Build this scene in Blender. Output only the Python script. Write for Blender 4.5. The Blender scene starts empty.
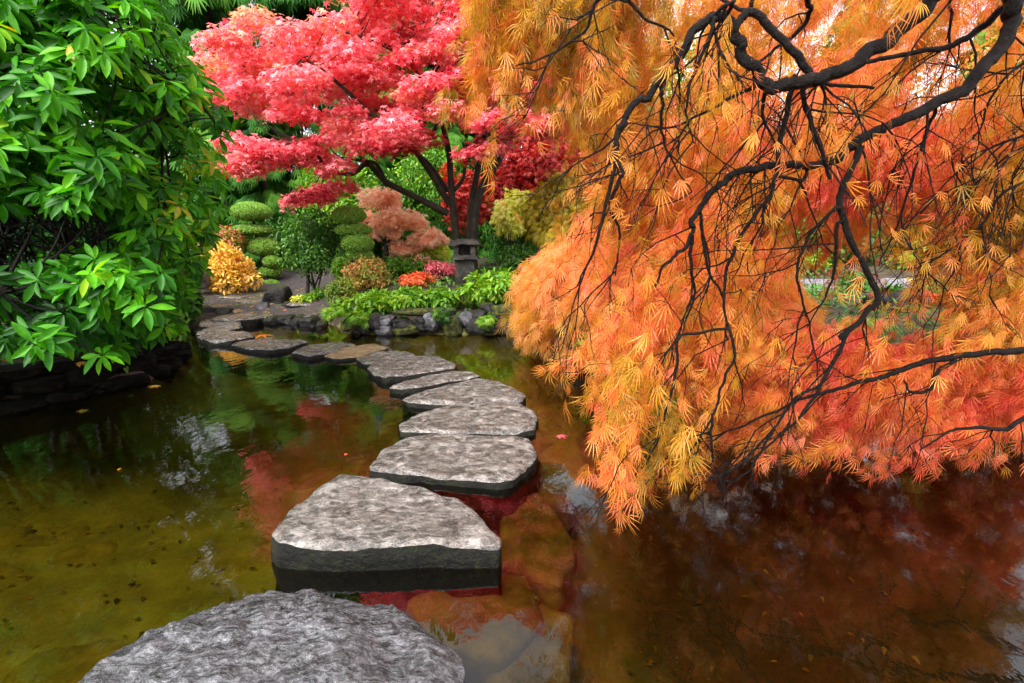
import bpy, math, random
import numpy as np
from mathutils import Vector, noise

# ------------------------------------------------------------------ camera, sky, sun, exposure
scene = bpy.context.scene
COL = scene.collection
W, H, FPX = 1024, 683, 500.0
PITCH = math.radians(11.5)
CAMZ = 1.45
CT, ST = math.cos(PITCH), math.sin(PITCH)
cam_data = bpy.data.cameras.new("camera")
cam = bpy.data.objects.new("camera", cam_data)
COL.objects.link(cam)
cam.location = (0, 0, CAMZ)
cam.rotation_euler = (math.radians(90) - PITCH, 0, 0)
cam_data.sensor_width = 36.0
cam_data.lens = 36.0 * FPX / W
cam_data.clip_start = 0.05
cam_data.clip_end = 1000
scene.camera = cam

SUN_EL, SUN_AZ = math.radians(48), math.radians(-150)     # azimuth from +Y towards +X
world = bpy.data.worlds.new("World")
scene.world = world
world.use_nodes = True
wn, wl = world.node_tree.nodes, world.node_tree.links
wn.clear()
sky = wn.new("ShaderNodeTexSky")
sky.sky_type = 'NISHITA'
sky.sun_disc = False
sky.sun_elevation = SUN_EL
sky.sun_rotation = SUN_AZ
sky.air_density = 1.0
sky.dust_density = 3.0
hsv = wn.new("ShaderNodeHueSaturation")
hsv.inputs['Saturation'].default_value = 0.22
bgn = wn.new("ShaderNodeBackground")
bgn.inputs['Strength'].default_value = 0.15
won = wn.new("ShaderNodeOutputWorld")
wl.new(sky.outputs[0], hsv.inputs['Color'])
wl.new(hsv.outputs[0], bgn.inputs['Color'])
wl.new(bgn.outputs[0], won.inputs['Surface'])
sd = bpy.data.lights.new("sun", 'SUN')
sd.energy = 1.5
sd.angle = math.radians(40)
sd.color = (1.0, 0.95, 0.88)
sun = bpy.data.objects.new("sun", sd)
COL.objects.link(sun)
sv = Vector((math.sin(SUN_AZ) * math.cos(SUN_EL), math.cos(SUN_AZ) * math.cos(SUN_EL), math.sin(SUN_EL)))
sun.rotation_euler = sv.to_track_quat('Z', 'Y').to_euler()
scene.view_settings.view_transform = 'Standard'
scene.view_settings.look = 'None'
scene.view_settings.gamma = 1
scene.view_settings.use_curve_mapping = False
scene.view_settings.exposure = 2.05
scene.cycles.max_bounces = 10
scene.cycles.diffuse_bounces = 4
scene.cycles.transparent_max_bounces = 16
scene.cycles.sample_clamp_indirect = 4.0
scene.cycles.caustics_reflective = False
scene.cycles.caustics_refractive = False
scene.cycles.use_denoising = True
scene.cycles.denoiser = 'OPENIMAGEDENOISE'
scene.cycles.denoising_input_passes = 'RGB_ALBEDO_NORMAL'
scene.cycles.denoising_prefilter = 'NONE'
scene.cycles.use_adaptive_sampling = False

rng = np.random.default_rng(7)
random.seed(7)

# ------------------------------------------------------------------ helpers
def ray(px, py):
    du, dv = px - 512.0, 341.5 - py
    return Vector((du, FPX * CT + dv * ST, -FPX * ST + dv * CT))

def at(px, py, Y):
    d = ray(px, py)
    return Vector((0, 0, CAMZ)) + d * (Y / d.y)

def onz(px, py, z):
    d = ray(px, py)
    return Vector((0, 0, CAMZ)) + d * ((z - CAMZ) / d.z)

def at_np(px, py, Y):
    du, dv = px - 512.0, 341.5 - py
    dy = FPX * CT + dv * ST
    dz = -FPX * ST + dv * CT
    return np.stack([du * Y / dy, Y, CAMZ + dz * Y / dy], 1)

def in_poly(px, py, poly):
    inside = np.zeros(len(px), bool)
    n = len(poly)
    j = n - 1
    for i in range(n):
        xi, yi = poly[i]
        xj, yj = poly[j]
        c = ((yi > py) != (yj > py)) & (px < (xj - xi) * (py - yi) / (yj - yi + 1e-12) + xi)
        inside ^= c
        j = i
    return inside

def sample_poly(poly, n, holes=()):
    a = np.array(poly, float)
    lo, hi = a.min(0), a.max(0)
    out = []
    got = 0
    while got < n:
        p = lo + rng.random((n * 3, 2)) * (hi - lo)
        m = in_poly(p[:, 0], p[:, 1], poly)
        for h in holes:
            m &= ~in_poly(p[:, 0], p[:, 1], h)
        out.append(p[m])
        got += m.sum()
    return np.concatenate(out)[:n]

def smooth(a, b, x):
    t = np.clip((x - a) / (b - a), 0, 1)
    return t * t * (3 - 2 * t)

def norm(v):
    return v / np.maximum(np.linalg.norm(v, axis=-1, keepdims=True), 1e-9)

def link(o, parent=None):
    COL.objects.link(o)
    if parent is not None:
        o.parent = parent
    return o

def mesh_obj(name, V, Fc, mat, parent=None, val=None, smooth_shade=False, mats=None, midx=None):
    """V (n,3) world or local verts, Fc: (m,4) or (m,3) int array, or list of arrays."""
    V = np.asarray(V, np.float32)
    groups = Fc if isinstance(Fc, list) else [Fc]
    groups = [np.asarray(g, np.int32) for g in groups if len(g)]
    me = bpy.data.meshes.new(name)
    me.vertices.add(len(V))
    me.vertices.foreach_set("co", V.ravel())
    loops = np.concatenate([g.ravel() for g in groups])
    tot = np.concatenate([np.full(len(g), g.shape[1], np.int32) for g in groups])
    start = np.concatenate([[0], np.cumsum(tot)[:-1]]).astype(np.int32)
    me.loops.add(len(loops))
    me.loops.foreach_set("vertex_index", loops)
    me.polygons.add(len(tot))
    me.polygons.foreach_set("loop_start", start)
    me.polygons.foreach_set("loop_total", tot)
    if smooth_shade:
        me.polygons.foreach_set("use_smooth", np.ones(len(tot), bool))
    for m in (mats or [mat]):
        me.materials.append(m)
    if midx is not None:
        me.polygons.foreach_set("material_index", np.asarray(midx, np.int32))
    if val is not None:
        at_ = me.attributes.new("tone", 'FLOAT', 'FACE')
        at_.data.foreach_set("value", np.asarray(val, np.float32))
    me.update(calc_edges=True)
    me.validate()
    o = bpy.data.objects.new(name, me)
    link(o, parent)
    return o

def tag(o, label, cat, group=None, kind=None):
    o['label'] = label
    o['category'] = cat
    if group:
        o['group'] = group
    if kind:
        o['kind'] = kind
    return o

def thing(name, label, cat, loc=(0, 0, 0), group=None):
    o = bpy.data.objects.new(name, None)
    o.empty_display_size = 0.1
    o.location = loc
    link(o)
    return tag(o, label, cat, group)

def structure(o):
    o['kind'] = 'structure'
    return o

def part(name, V, Fc, mat, root, **k):
    """vertices in world space; stored relative to the root's location"""
    V = np.asarray(V, np.float64) - np.array(root.location)
    return mesh_obj(name, V, Fc, mat, root, **k)

def thing_mesh(name, V, Fc, mat, label, cat, group=None, **k):
    V = np.asarray(V, np.float64)
    c = V.mean(0)
    c[2] = V[:, 2].min()
    o = mesh_obj(name, V - c, Fc, mat, None, **k)
    o.location = c
    return tag(o, label, cat, group)

# ------------------------------------------------------------------ materials
def new_mat(name):
    m = bpy.data.materials.new(name)
    m.use_nodes = True
    nt = m.node_tree
    nt.nodes.clear()
    out = nt.nodes.new("ShaderNodeOutputMaterial")
    return m, nt, out

def ramp(nt, stops):
    r = nt.nodes.new("ShaderNodeValToRGB")
    cr = r.color_ramp
    while len(cr.elements) < len(stops):
        cr.elements.new(0.5)
    for e, (p, c) in zip(cr.elements, stops):
        e.position = p
        e.color = (c[0], c[1], c[2], 1)
    return r

def leaf_mat(name, stops, rough=0.5, trans=0.35, spec=0.4, noise_scale=0):
    m, nt, out = new_mat(name)
    a = nt.nodes.new("ShaderNodeAttribute")
    a.attribute_name = "tone"
    r = ramp(nt, stops)
    if noise_scale:
        tc = nt.nodes.new("ShaderNodeTexCoord")
        nn = nt.nodes.new("ShaderNodeTexNoise")
        nn.inputs['Scale'].default_value = noise_scale
        nn.inputs['Detail'].default_value = 5
        nt.links.new(tc.outputs['Object'], nn.inputs['Vector'])
        ma = nt.nodes.new("ShaderNodeMath"); ma.operation = 'MULTIPLY_ADD'
        ma.inputs[1].default_value = 0.5
        nt.links.new(nn.outputs['Fac'], ma.inputs[0])
        mb = nt.nodes.new("ShaderNodeMath"); mb.operation = 'ADD'
        mb.inputs[1].default_value = -0.25
        nt.links.new(a.outputs['Fac'], ma.inputs[2])
        nt.links.new(ma.outputs[0], mb.inputs[0])
        nt.links.new(mb.outputs[0], r.inputs[0])
    else:
        nt.links.new(a.outputs['Fac'], r.inputs[0])
    p = nt.nodes.new("ShaderNodeBsdfPrincipled")
    p.inputs['Roughness'].default_value = rough
    p.inputs['Specular IOR Level'].default_value = spec
    t = nt.nodes.new("ShaderNodeBsdfTranslucent")
    mx = nt.nodes.new("ShaderNodeMixShader")
    mx.inputs[0].default_value = trans
    nt.links.new(r.outputs[0], p.inputs['Base Color'])
    g = nt.nodes.new("ShaderNodeHueSaturation")
    g.inputs['Saturation'].default_value = 1.15
    g.inputs['Value'].default_value = 1.25
    nt.links.new(r.outputs[0], g.inputs['Color'])
    nt.links.new(g.outputs[0], t.inputs['Color'])
    nt.links.new(p.outputs[0], mx.inputs[1])
    nt.links.new(t.outputs[0], mx.inputs[2])
    nt.links.new(mx.outputs[0], out.inputs['Surface'])
    return m

def solid_mat(name, stops, scale=6, rough=0.6, bump=0.3, bump_scale=30, detail=6, spec=0.4, rough_var=0.0, dist=0.02,
              moss=None, stretch=None):
    """noise coloured solid in object space; moss: (colour, amount) on upward faces"""
    m, nt, out = new_mat(name)
    tc = nt.nodes.new("ShaderNodeTexCoord")
    src = tc.outputs['Object']
    if stretch:
        mp = nt.nodes.new("ShaderNodeMapping")
        mp.inputs['Scale'].default_value = stretch
        nt.links.new(src, mp.inputs[0])
        src = mp.outputs[0]
    n = nt.nodes.new("ShaderNodeTexNoise")
    n.inputs['Scale'].default_value = scale
    n.inputs['Detail'].default_value = detail
    n.inputs['Roughness'].default_value = 0.65
    nt.links.new(src, n.inputs['Vector'])
    r = ramp(nt, stops)
    nt.links.new(n.outputs['Fac'], r.inputs[0])
    col = r.outputs[0]
    p = nt.nodes.new("ShaderNodeBsdfPrincipled")
    p.inputs['Roughness'].default_value = rough
    p.inputs['Specular IOR Level'].default_value = spec
    n2 = nt.nodes.new("ShaderNodeTexNoise")
    n2.inputs['Scale'].default_value = bump_scale
    n2.inputs['Detail'].default_value = 8
    n2.inputs['Roughness'].default_value = 0.7
    nt.links.new(src, n2.inputs['Vector'])
    if moss:
        geo = nt.nodes.new("ShaderNodeNewGeometry")
        sep = nt.nodes.new("ShaderNodeSeparateXYZ")
        nt.links.new(geo.outputs['Normal'], sep.inputs[0])
        n3 = nt.nodes.new("ShaderNodeTexNoise")
        n3.inputs['Scale'].default_value = 5
        n3.inputs['Detail'].default_value = 5
        nt.links.new(tc.outputs['Object'], n3.inputs['Vector'])
        ad = nt.nodes.new("ShaderNodeMath")
        ad.operation = 'ADD'
        nt.links.new(sep.outputs['Z'], ad.inputs[0])
        nt.links.new(n3.outputs['Fac'], ad.inputs[1])
        mr = nt.nodes.new("ShaderNodeMapRange")
        mr.inputs['From Min'].default_value = 1.5 - moss[1]
        mr.inputs['From Max'].default_value = 1.75 - moss[1]
        nt.links.new(ad.outputs[0], mr.inputs['Value'])
        mc = nt.nodes.new("ShaderNodeMix")
        mc.data_type = 'RGBA'
        mc.inputs[7].default_value = (*moss[0], 1)
        nt.links.new(mr.outputs[0], mc.inputs[0])
        nt.links.new(col, mc.inputs[6])
        col = mc.outputs[2]
    nt.links.new(col, p.inputs['Base Color'])
    if rough_var:
        rr = nt.nodes.new("ShaderNodeMapRange")
        rr.inputs['From Min'].default_value = 0.35
        rr.inputs['From Max'].default_value = 0.65
        rr.inputs['To Min'].default_value = max(0.05, rough - rough_var)
        rr.inputs['To Max'].default_value = rough + rough_var
        nt.links.new(n2.outputs['Fac'], rr.inputs['Value'])
        nt.links.new(rr.outputs[0], p.inputs['Roughness'])
    b = nt.nodes.new("ShaderNodeBump")
    b.inputs['Strength'].default_value = bump
    b.inputs['Distance'].default_value = dist
    nt.links.new(n2.outputs['Fac'], b.inputs['Height'])
    nt.links.new(b.outputs[0], p.inputs['Normal'])
    nt.links.new(p.outputs[0], out.inputs['Surface'])
    return m

def water_mat():
    m, nt, out = new_mat("pond_water")
    tc = nt.nodes.new("ShaderNodeTexCoord")
    mp = nt.nodes.new("ShaderNodeMapping")
    mp.inputs['Scale'].default_value = (2.2, 1.2, 1)
    n = nt.nodes.new("ShaderNodeTexNoise")
    n.inputs['Scale'].default_value = 3.0
    n.inputs['Detail'].default_value = 4
    b = nt.nodes.new("ShaderNodeBump")
    b.inputs['Strength'].default_value = 0.10
    b.inputs['Distance'].default_value = 0.03
    fr = nt.nodes.new("ShaderNodeFresnel")
    fr.inputs['IOR'].default_value = 1.55
    tr = nt.nodes.new("ShaderNodeBsdfTransparent")
    tr.inputs['Color'].default_value = (0.78, 0.64, 0.25, 1)
    gl = nt.nodes.new("ShaderNodeBsdfGlossy")
    gl.inputs['Roughness'].default_value = 0.035
    gl.inputs['Color'].default_value = (1, 1, 1, 1)
    mx = nt.nodes.new("ShaderNodeMixShader")
    L = nt.links.new
    L(tc.outputs['Object'], mp.inputs[0])
    L(mp.outputs[0], n.inputs['Vector'])
    L(n.outputs['Fac'], b.inputs['Height'])
    L(b.outputs[0], gl.inputs['Normal'])
    L(b.outputs[0], fr.inputs['Normal'])
    L(fr.outputs[0], mx.inputs[0])
    L(tr.outputs[0], mx.inputs[1])
    L(gl.outputs[0], mx.inputs[2])
    L(mx.outputs[0], out.inputs['Surface'])
    return m

M = {}
M['soil'] = solid_mat('soil', [(0.3, (0.02, 0.014, 0.008)), (0.5, (0.045, 0.03, 0.018)), (0.7, (0.05, 0.065, 0.012))], 3, 0.85, 0.6, 25)
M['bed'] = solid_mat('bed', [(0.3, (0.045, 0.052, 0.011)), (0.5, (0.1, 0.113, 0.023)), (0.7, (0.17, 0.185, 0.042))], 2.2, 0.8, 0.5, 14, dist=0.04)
M['bed_stone'] = solid_mat('bed_stone', [(0.3, (0.045, 0.048, 0.009)), (0.5, (0.11, 0.11, 0.019)), (0.7, (0.18, 0.18, 0.034))], 4, 0.9, 0.5, 14)
M['gravel'] = solid_mat('gravel', [(0.35, (0.02, 0.016, 0.015)), (0.5, (0.06, 0.048, 0.048)), (0.68, (0.14, 0.115, 0.12))], 24, 0.7, 0.9, 70, detail=10, dist=0.03)
M['pale_gravel'] = solid_mat('pale_gravel', [(0.35, (0.07, 0.062, 0.07)), (0.65, (0.26, 0.24, 0.27))], 14, 0.8, 0.5, 90)
ST1 = [(0.34, (0.03, 0.027, 0.024)), (0.45, (0.12, 0.11, 0.1)), (0.55, (0.24, 0.22, 0.2)), (0.68, (0.42, 0.39, 0.36))]
def stone_mat(name, dark, mid, light, warm, sc=18, stretch=(1, 1.5, 1.3), bump=0.06, rough=(0.2, 0.55), distort=0.6):
    m, nt, out = new_mat(name)
    L = nt.links.new
    tc = nt.nodes.new("ShaderNodeTexCoord")
    mp = nt.nodes.new("ShaderNodeMapping")
    mp.inputs['Scale'].default_value = stretch
    L(tc.outputs['Object'], mp.inputs[0])
    def nz(scale, detail, dist=0.0, rg=0.65):
        n = nt.nodes.new("ShaderNodeTexNoise")
        n.inputs['Scale'].default_value = scale
        n.inputs['Detail'].default_value = detail
        n.inputs['Roughness'].default_value = rg
        n.inputs['Distortion'].default_value = dist
        L(mp.outputs[0], n.inputs['Vector'])
        return n.outputs['Fac']
    fine, broad, grit, strata = nz(sc, 12, distort), nz(3.2, 6, 0.4), nz(85, 6, 0, 0.8), nz(sc * 0.42, 10, distort * 2)
    r = ramp(nt, [(0.3, dark), (0.44, mid), (0.56, light), (0.75, tuple(min(1, c * 1.5) for c in light))])
    a = nt.nodes.new("ShaderNodeMath"); a.operation = 'MULTIPLY_ADD'
    L(grit, a.inputs[0]); a.inputs[1].default_value = 0.55; a.inputs[2].default_value = -0.275
    b = nt.nodes.new("ShaderNodeMath"); b.operation = 'ADD'
    L(fine, b.inputs[0]); L(a.outputs[0], b.inputs[1])
    L(b.outputs[0], r.inputs[0])
    mr = nt.nodes.new("ShaderNodeMapRange")
    mr.inputs['From Min'].default_value = 0.45; mr.inputs['From Max'].default_value = 0.68
    L(broad, mr.inputs['Value'])
    mx = nt.nodes.new("ShaderNodeMix"); mx.data_type = 'RGBA'; mx.blend_type = 'MULTIPLY'
    mx.inputs[7].default_value = (*warm, 1)
    L(mr.outputs[0], mx.inputs[0]); L(r.outputs[0], mx.inputs[6])
    rc = ramp(nt, [(0.36, (0.16, 0.14, 0.12)), (0.46, (0.75, 0.75, 0.75)), (0.6, (1.25, 1.25, 1.27))])
    L(strata, rc.inputs[0])
    m2 = nt.nodes.new("ShaderNodeMix"); m2.data_type = 'RGBA'; m2.blend_type = 'MULTIPLY'; m2.inputs[0].default_value = 1.0
    L(mx.outputs[2], m2.inputs[6]); L(rc.outputs[0], m2.inputs[7])
    p = nt.nodes.new("ShaderNodeBsdfPrincipled")
    L(m2.outputs[2], p.inputs['Base Color'])
    p.inputs['Specular IOR Level'].default_value = 0.85
    p.inputs['Coat Weight'].default_value = 0.7
    p.inputs['Coat Roughness'].default_value = 0.16
    p.inputs['Coat IOR'].default_value = 1.5
    rr = nt.nodes.new("ShaderNodeMapRange")
    rr.inputs['From Min'].default_value = 0.35; rr.inputs['From Max'].default_value = 0.65
    rr.inputs['To Min'].default_value = rough[0]; rr.inputs['To Max'].default_value = rough[1]
    L(strata, rr.inputs['Value']); L(rr.outputs[0], p.inputs['Roughness'])
    b1 = nt.nodes.new("ShaderNodeBump"); b1.inputs['Distance'].default_value = bump
    L(strata, b1.inputs['Height'])
    b2 = nt.nodes.new("ShaderNodeBump"); b2.inputs['Distance'].default_value = bump * 0.35
    L(fine, b2.inputs['Height']); L(b1.outputs[0], b2.inputs['Normal'])
    b3 = nt.nodes.new("ShaderNodeBump"); b3.inputs['Distance'].default_value = 0.006; b3.inputs['Strength'].default_value = 0.7
    L(grit, b3.inputs['Height']); L(b2.outputs[0], b3.inputs['Normal'])
    L(b3.outputs[0], p.inputs['Normal'])
    L(b2.outputs[0], p.inputs['Coat Normal'])
    L(p.outputs[0], out.inputs['Surface'])
    return m
M['slab'] = stone_mat('slab', (0.02, 0.017, 0.015), (0.105, 0.094, 0.083), (0.27, 0.243, 0.222), (0.42, 0.34, 0.28), rough=(0.12, 0.4))
M['slab_near'] = stone_mat('slab_near', (0.01, 0.01, 0.011), (0.075, 0.075, 0.082), (0.23, 0.23, 0.25), (0.5, 0.46, 0.44), 14, (1.0, 2.2, 1.2), 0.26, (0.1, 0.36), 2.0)
M['slab_tan'] = solid_mat('slab_tan', [(0.3, (0.06, 0.04, 0.02)), (0.5, (0.2, 0.14, 0.07)), (0.72, (0.3, 0.24, 0.15))], 12, 0.5, 0.6, 22, rough_var=0.15)
M['slab_side'] = solid_mat('slab_side', [(0.35, (0.001, 0.001, 0.0008)), (0.52, (0.003, 0.003, 0.0014)), (0.75, (0.014, 0.018, 0.003))], 16, 0.4, 0.8, 24, rough_var=0.15, dist=0.03, spec=0.2)  # dark mossy sides, colour lowered further to stand in for shade
M['slab_sunk'] = solid_mat('slab_sunk', [(0.3, (0.025, 0.02, 0.006)), (0.5, (0.085, 0.07, 0.02)), (0.72, (0.16, 0.135, 0.038))], 6, 0.7, 0.6, 20, dist=0.03)
M['rock_dark'] = solid_mat('rock_dark', [(0.3, (0.004, 0.004, 0.004)), (0.5, (0.015, 0.014, 0.013)), (0.72, (0.055, 0.05, 0.045))], 7, 0.5, 0.8, 18, rough_var=0.15, dist=0.05, spec=0.3, moss=((0.035, 0.05, 0.006), 0.2))
M['rock_black'] = solid_mat('rock_black', [(0.3, (0.001, 0.001, 0.001)), (0.5, (0.004, 0.0035, 0.0025)), (0.72, (0.02, 0.017, 0.01))], 9, 0.7, 0.9, 22, dist=0.06, spec=0.08)
M['rock_grey'] = solid_mat('rock_grey', [(0.3, (0.02, 0.02, 0.024)), (0.5, (0.08, 0.08, 0.09)), (0.72, (0.24, 0.24, 0.26))], 7, 0.5, 0.7, 18, dist=0.04, moss=((0.07, 0.1, 0.012), 0.0))
M['rock_moss'] = solid_mat('rock_moss', [(0.36, (0.008, 0.01, 0.003)), (0.5, (0.045, 0.055, 0.008)), (0.66, (0.14, 0.14, 0.015))], 13, 0.9, 1.0, 60, dist=0.05)
M['bark_wet'] = solid_mat('bark_wet', [(0.3, (0.0012, 0.0008, 0.0007)), (0.5, (0.003, 0.0018, 0.0015)), (0.75, (0.013, 0.008, 0.006))], 18, 0.4, 0.9, 50, spec=0.16)
M['bark'] = solid_mat('bark', [(0.3, (0.004, 0.003, 0.002)), (0.5, (0.016, 0.012, 0.007)), (0.64, (0.035, 0.034, 0.01)), (0.8, (0.1, 0.085, 0.07))], 9, 0.75, 0.8, 26)
M['bark_fir'] = solid_mat('bark_fir', [(0.3, (0.015, 0.01, 0.007)), (0.7, (0.07, 0.045, 0.03))], 10, 0.85, 0.8, 26)
M['lantern'] = solid_mat('lantern', [(0.36, (0.003, 0.0025, 0.002)), (0.5, (0.011, 0.009, 0.007)), (0.68, (0.045, 0.036, 0.03))], 9, 0.75, 0.8, 40, moss=((0.05, 0.06, 0.015), -0.1))
M['lantern_blue'] = solid_mat('lantern_blue', [(0.3, (0.05, 0.04, 0.12)), (0.7, (0.16, 0.14, 0.3))], 14, 0.6, 0.6, 40)
M['inner_green'] = solid_mat('inner_green', [(0.3, (0.012, 0.03, 0.006)), (0.7, (0.03, 0.07, 0.012))], 20, 0.9, 0.5, 60)

M['lf_rhodo'] = leaf_mat('lf_rhodo', [(0, (0.01, 0.06, 0.004)), (0.4, (0.035, 0.2, 0.005)), (0.75, (0.105, 0.38, 0.006)), (0.97, (0.3, 0.5, 0.012)), (1, (0.4, 0.3, 0.03))], 0.42, 0.4, 0.2, noise_scale=28)
M['lf_lace'] = leaf_mat('lf_lace', [(0, (0.16, 0.12, 0.008)), (0.2, (0.46, 0.25, 0.014)), (0.42, (0.62, 0.27, 0.035)), (0.62, (0.68, 0.205, 0.05)), (0.82, (0.66, 0.13, 0.055)), (1, (0.54, 0.06, 0.04))], 0.45, 0.42, 0.4)
M['lf_apricot'] = leaf_mat('lf_apricot', [(0, (0.4, 0.22, 0.02)), (0.25, (0.62, 0.32, 0.05)), (0.5, (0.78, 0.36, 0.14)), (0.75, (0.8, 0.25, 0.1)), (1, (0.68, 0.12, 0.05))], 0.5, 0.5, 0.3)
M['lf_red'] = leaf_mat('lf_red', [(0, (0.42, 0.025, 0.04)), (0.3, (0.72, 0.12, 0.15)), (0.6, (0.81, 0.235, 0.27)), (0.85, (0.85, 0.35, 0.385)), (1, (0.84, 0.36, 0.22))], 0.4, 0.45, 0.5)
M['lf_darkred'] = leaf_mat('lf_darkred', [(0, (0.2, 0.01, 0.012)), (0.5, (0.45, 0.03, 0.03)), (1, (0.6, 0.1, 0.07))], 0.5, 0.35)
M['lf_green'] = leaf_mat('lf_green', [(0, (0.015, 0.06, 0.01)), (0.5, (0.045, 0.15, 0.015)), (1, (0.13, 0.27, 0.03))], 0.5, 0.3)
M['lf_bright'] = leaf_mat('lf_bright', [(0, (0.05, 0.16, 0.01)), (0.5, (0.14, 0.32, 0.015)), (1, (0.33, 0.45, 0.03))], 0.45, 0.35)
M['lf_fir'] = leaf_mat('lf_fir', [(0, (0.008, 0.04, 0.008)), (0.5, (0.03, 0.12, 0.015)), (1, (0.1, 0.24, 0.025))], 0.7, 0.25, 0.1)
M['lf_box'] = leaf_mat('lf_box', [(0, (0.1, 0.24, 0.03)), (0.5, (0.24, 0.45, 0.06)), (1, (0.4, 0.6, 0.1))], 0.5, 0.25)
M['lf_yellow'] = leaf_mat('lf_yellow', [(0, (0.7, 0.33, 0.1)), (0.4, (0.82, 0.54, 0.08)), (0.75, (0.85, 0.62, 0.14)), (1, (0.88, 0.52, 0.3))], 0.5, 0.35)
M['lf_peach'] = leaf_mat('lf_peach', [(0, (0.8, 0.4, 0.24)), (0.5, (0.9, 0.64, 0.46)), (1, (0.92, 0.76, 0.56))], 0.5, 0.5)
M['lf_pink'] = leaf_mat('lf_pink', [(0, (0.45, 0.06, 0.1)), (0.5, (0.7, 0.17, 0.2)), (1, (0.8, 0.35, 0.32))], 0.5, 0.3)
M['lf_fire'] = leaf_mat('lf_fire', [(0, (0.5, 0.04, 0.02)), (0.5, (0.75, 0.12, 0.04)), (1, (0.75, 0.28, 0.08))], 0.5, 0.3)
M['lf_lime'] = leaf_mat('lf_lime', [(0, (0.5, 0.55, 0.05)), (0.5, (0.78, 0.78, 0.12)), (1, (0.88, 0.85, 0.35))], 0.5, 0.35)
M['lf_olive'] = leaf_mat('lf_olive', [(0, (0.2, 0.16, 0.01)), (0.5, (0.42, 0.33, 0.015)), (1, (0.6, 0.45, 0.05))], 0.5, 0.35)
M['lf_mix'] = leaf_mat('lf_mix', [(0, (0.1, 0.2, 0.02)), (0.4, (0.28, 0.32, 0.05)), (0.7, (0.65, 0.4, 0.12)), (1, (0.75, 0.25, 0.15))], 0.5, 0.35)
M['lf_grass'] = leaf_mat('lf_grass', [(0, (0.12, 0.25, 0.02)), (0.5, (0.28, 0.42, 0.04)), (1, (0.55, 0.6, 0.15))], 0.45, 0.3)
M['water'] = water_mat()
def paint_bed_shade(m, colour):
    # the maple's shade, painted into the bed colour on the right half
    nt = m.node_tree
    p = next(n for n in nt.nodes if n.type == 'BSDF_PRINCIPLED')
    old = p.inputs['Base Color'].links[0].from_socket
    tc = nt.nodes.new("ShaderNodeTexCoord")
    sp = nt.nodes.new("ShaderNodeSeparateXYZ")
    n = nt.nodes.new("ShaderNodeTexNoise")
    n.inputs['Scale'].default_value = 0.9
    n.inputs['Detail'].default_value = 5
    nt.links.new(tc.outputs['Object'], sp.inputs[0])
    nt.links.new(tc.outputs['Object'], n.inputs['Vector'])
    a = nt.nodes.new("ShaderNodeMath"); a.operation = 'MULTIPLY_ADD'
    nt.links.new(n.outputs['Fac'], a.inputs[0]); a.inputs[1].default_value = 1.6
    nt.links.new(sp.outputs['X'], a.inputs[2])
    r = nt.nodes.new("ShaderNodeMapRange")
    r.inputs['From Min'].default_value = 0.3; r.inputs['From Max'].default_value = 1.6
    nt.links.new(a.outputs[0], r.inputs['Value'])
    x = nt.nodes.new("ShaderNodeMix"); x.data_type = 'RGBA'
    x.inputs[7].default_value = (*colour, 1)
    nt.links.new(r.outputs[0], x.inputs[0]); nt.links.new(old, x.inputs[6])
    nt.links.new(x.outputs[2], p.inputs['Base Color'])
paint_bed_shade(M['bed'], (0.013, 0.008, 0.004))

# ------------------------------------------------------------------ leaf templates (unit length along +Y, normal +Z)
def t_kites(angs, lens, wid, droop, mid=0.45):
    V, Fq = [], []
    for a, l in zip(angs, lens):
        a = math.radians(a)
        d = np.array([math.sin(a), math.cos(a)])
        n = np.array([d[1], -d[0]])
        b = len(V)
        m1 = d * l * mid + n * wid * 0.5
        m2 = d * l * mid - n * wid * 0.5
        t = d * l
        V += [(0, 0, 0), (m1[0], m1[1], -droop * 0.2), (t[0], t[1], -droop), (m2[0], m2[1], -droop * 0.2)]
        Fq.append((b, b + 1, b + 2, b + 3))
    return np.array(V, float), np.array(Fq)

T_LACE = t_kites([-46, -29, -13, 1, 15, 27, 47], [0.5, 0.8, 0.9, 1.0, 0.97, 0.75, 0.55], 0.042, 0.34, 0.55)
T_LACES = [T_LACE,
           t_kites([-24, -15, -6, 2, 9, 17, 26], [0.6, 0.85, 1.0, 0.95, 1.05, 0.8, 0.6], 0.036, 0.2, 0.6),
           t_kites([-66, -40, -20, -3, 14, 36, 60], [0.45, 0.65, 0.9, 1.0, 0.85, 0.7, 0.5], 0.045, 0.5, 0.5),
           t_kites([-35, -12, 4, 22], [0.7, 1.0, 0.85, 0.9], 0.05, 0.4, 0.5)]
T_MAPLE = t_kites([-95, -48, 0, 48, 95], [0.6, 0.9, 1.0, 0.9, 0.6], 0.3, 0.15, 0.42)
T_SPRAY = t_kites([-34, -16, 0, 16, 34], [0.75, 0.9, 1.0, 0.9, 0.75], 0.1, 0.25)
T_KITE = t_kites([0], [1.0], 0.5, 0.12)

def t_oval(ws, fold=0.12, droop=0.25, wid=0.34):
    V, Fq = [], []
    n = len(ws)
    for i, w in enumerate(ws):
        t = i / (n - 1)
        z = -droop * t * t
        hw = w * wid * 0.5
        V += [(-hw, t, z + fold * hw), (0, t, z - fold * hw), (hw, t, z + fold * hw)]
    for i in range(n - 1):
        a = 3 * i
        Fq += [(a, a + 1, a + 4, a + 3), (a + 1, a + 2, a + 5, a + 4)]
    return np.array(V, float), np.array(Fq)

T_RHODO = t_oval([0.1, 0.5, 0.85, 1.0, 0.93, 0.62, 0.08], 0.35, 0.26, 0.33)
T_OVATE = t_oval([0.1, 1.0, 0.7, 0.05], 0.3, 0.3, 0.55)

def frames(d, n):
    y = norm(d)
    x = norm(np.cross(y, n))
    z = np.cross(x, y)
    return np.stack([x, y, z], 2)       # columns

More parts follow.
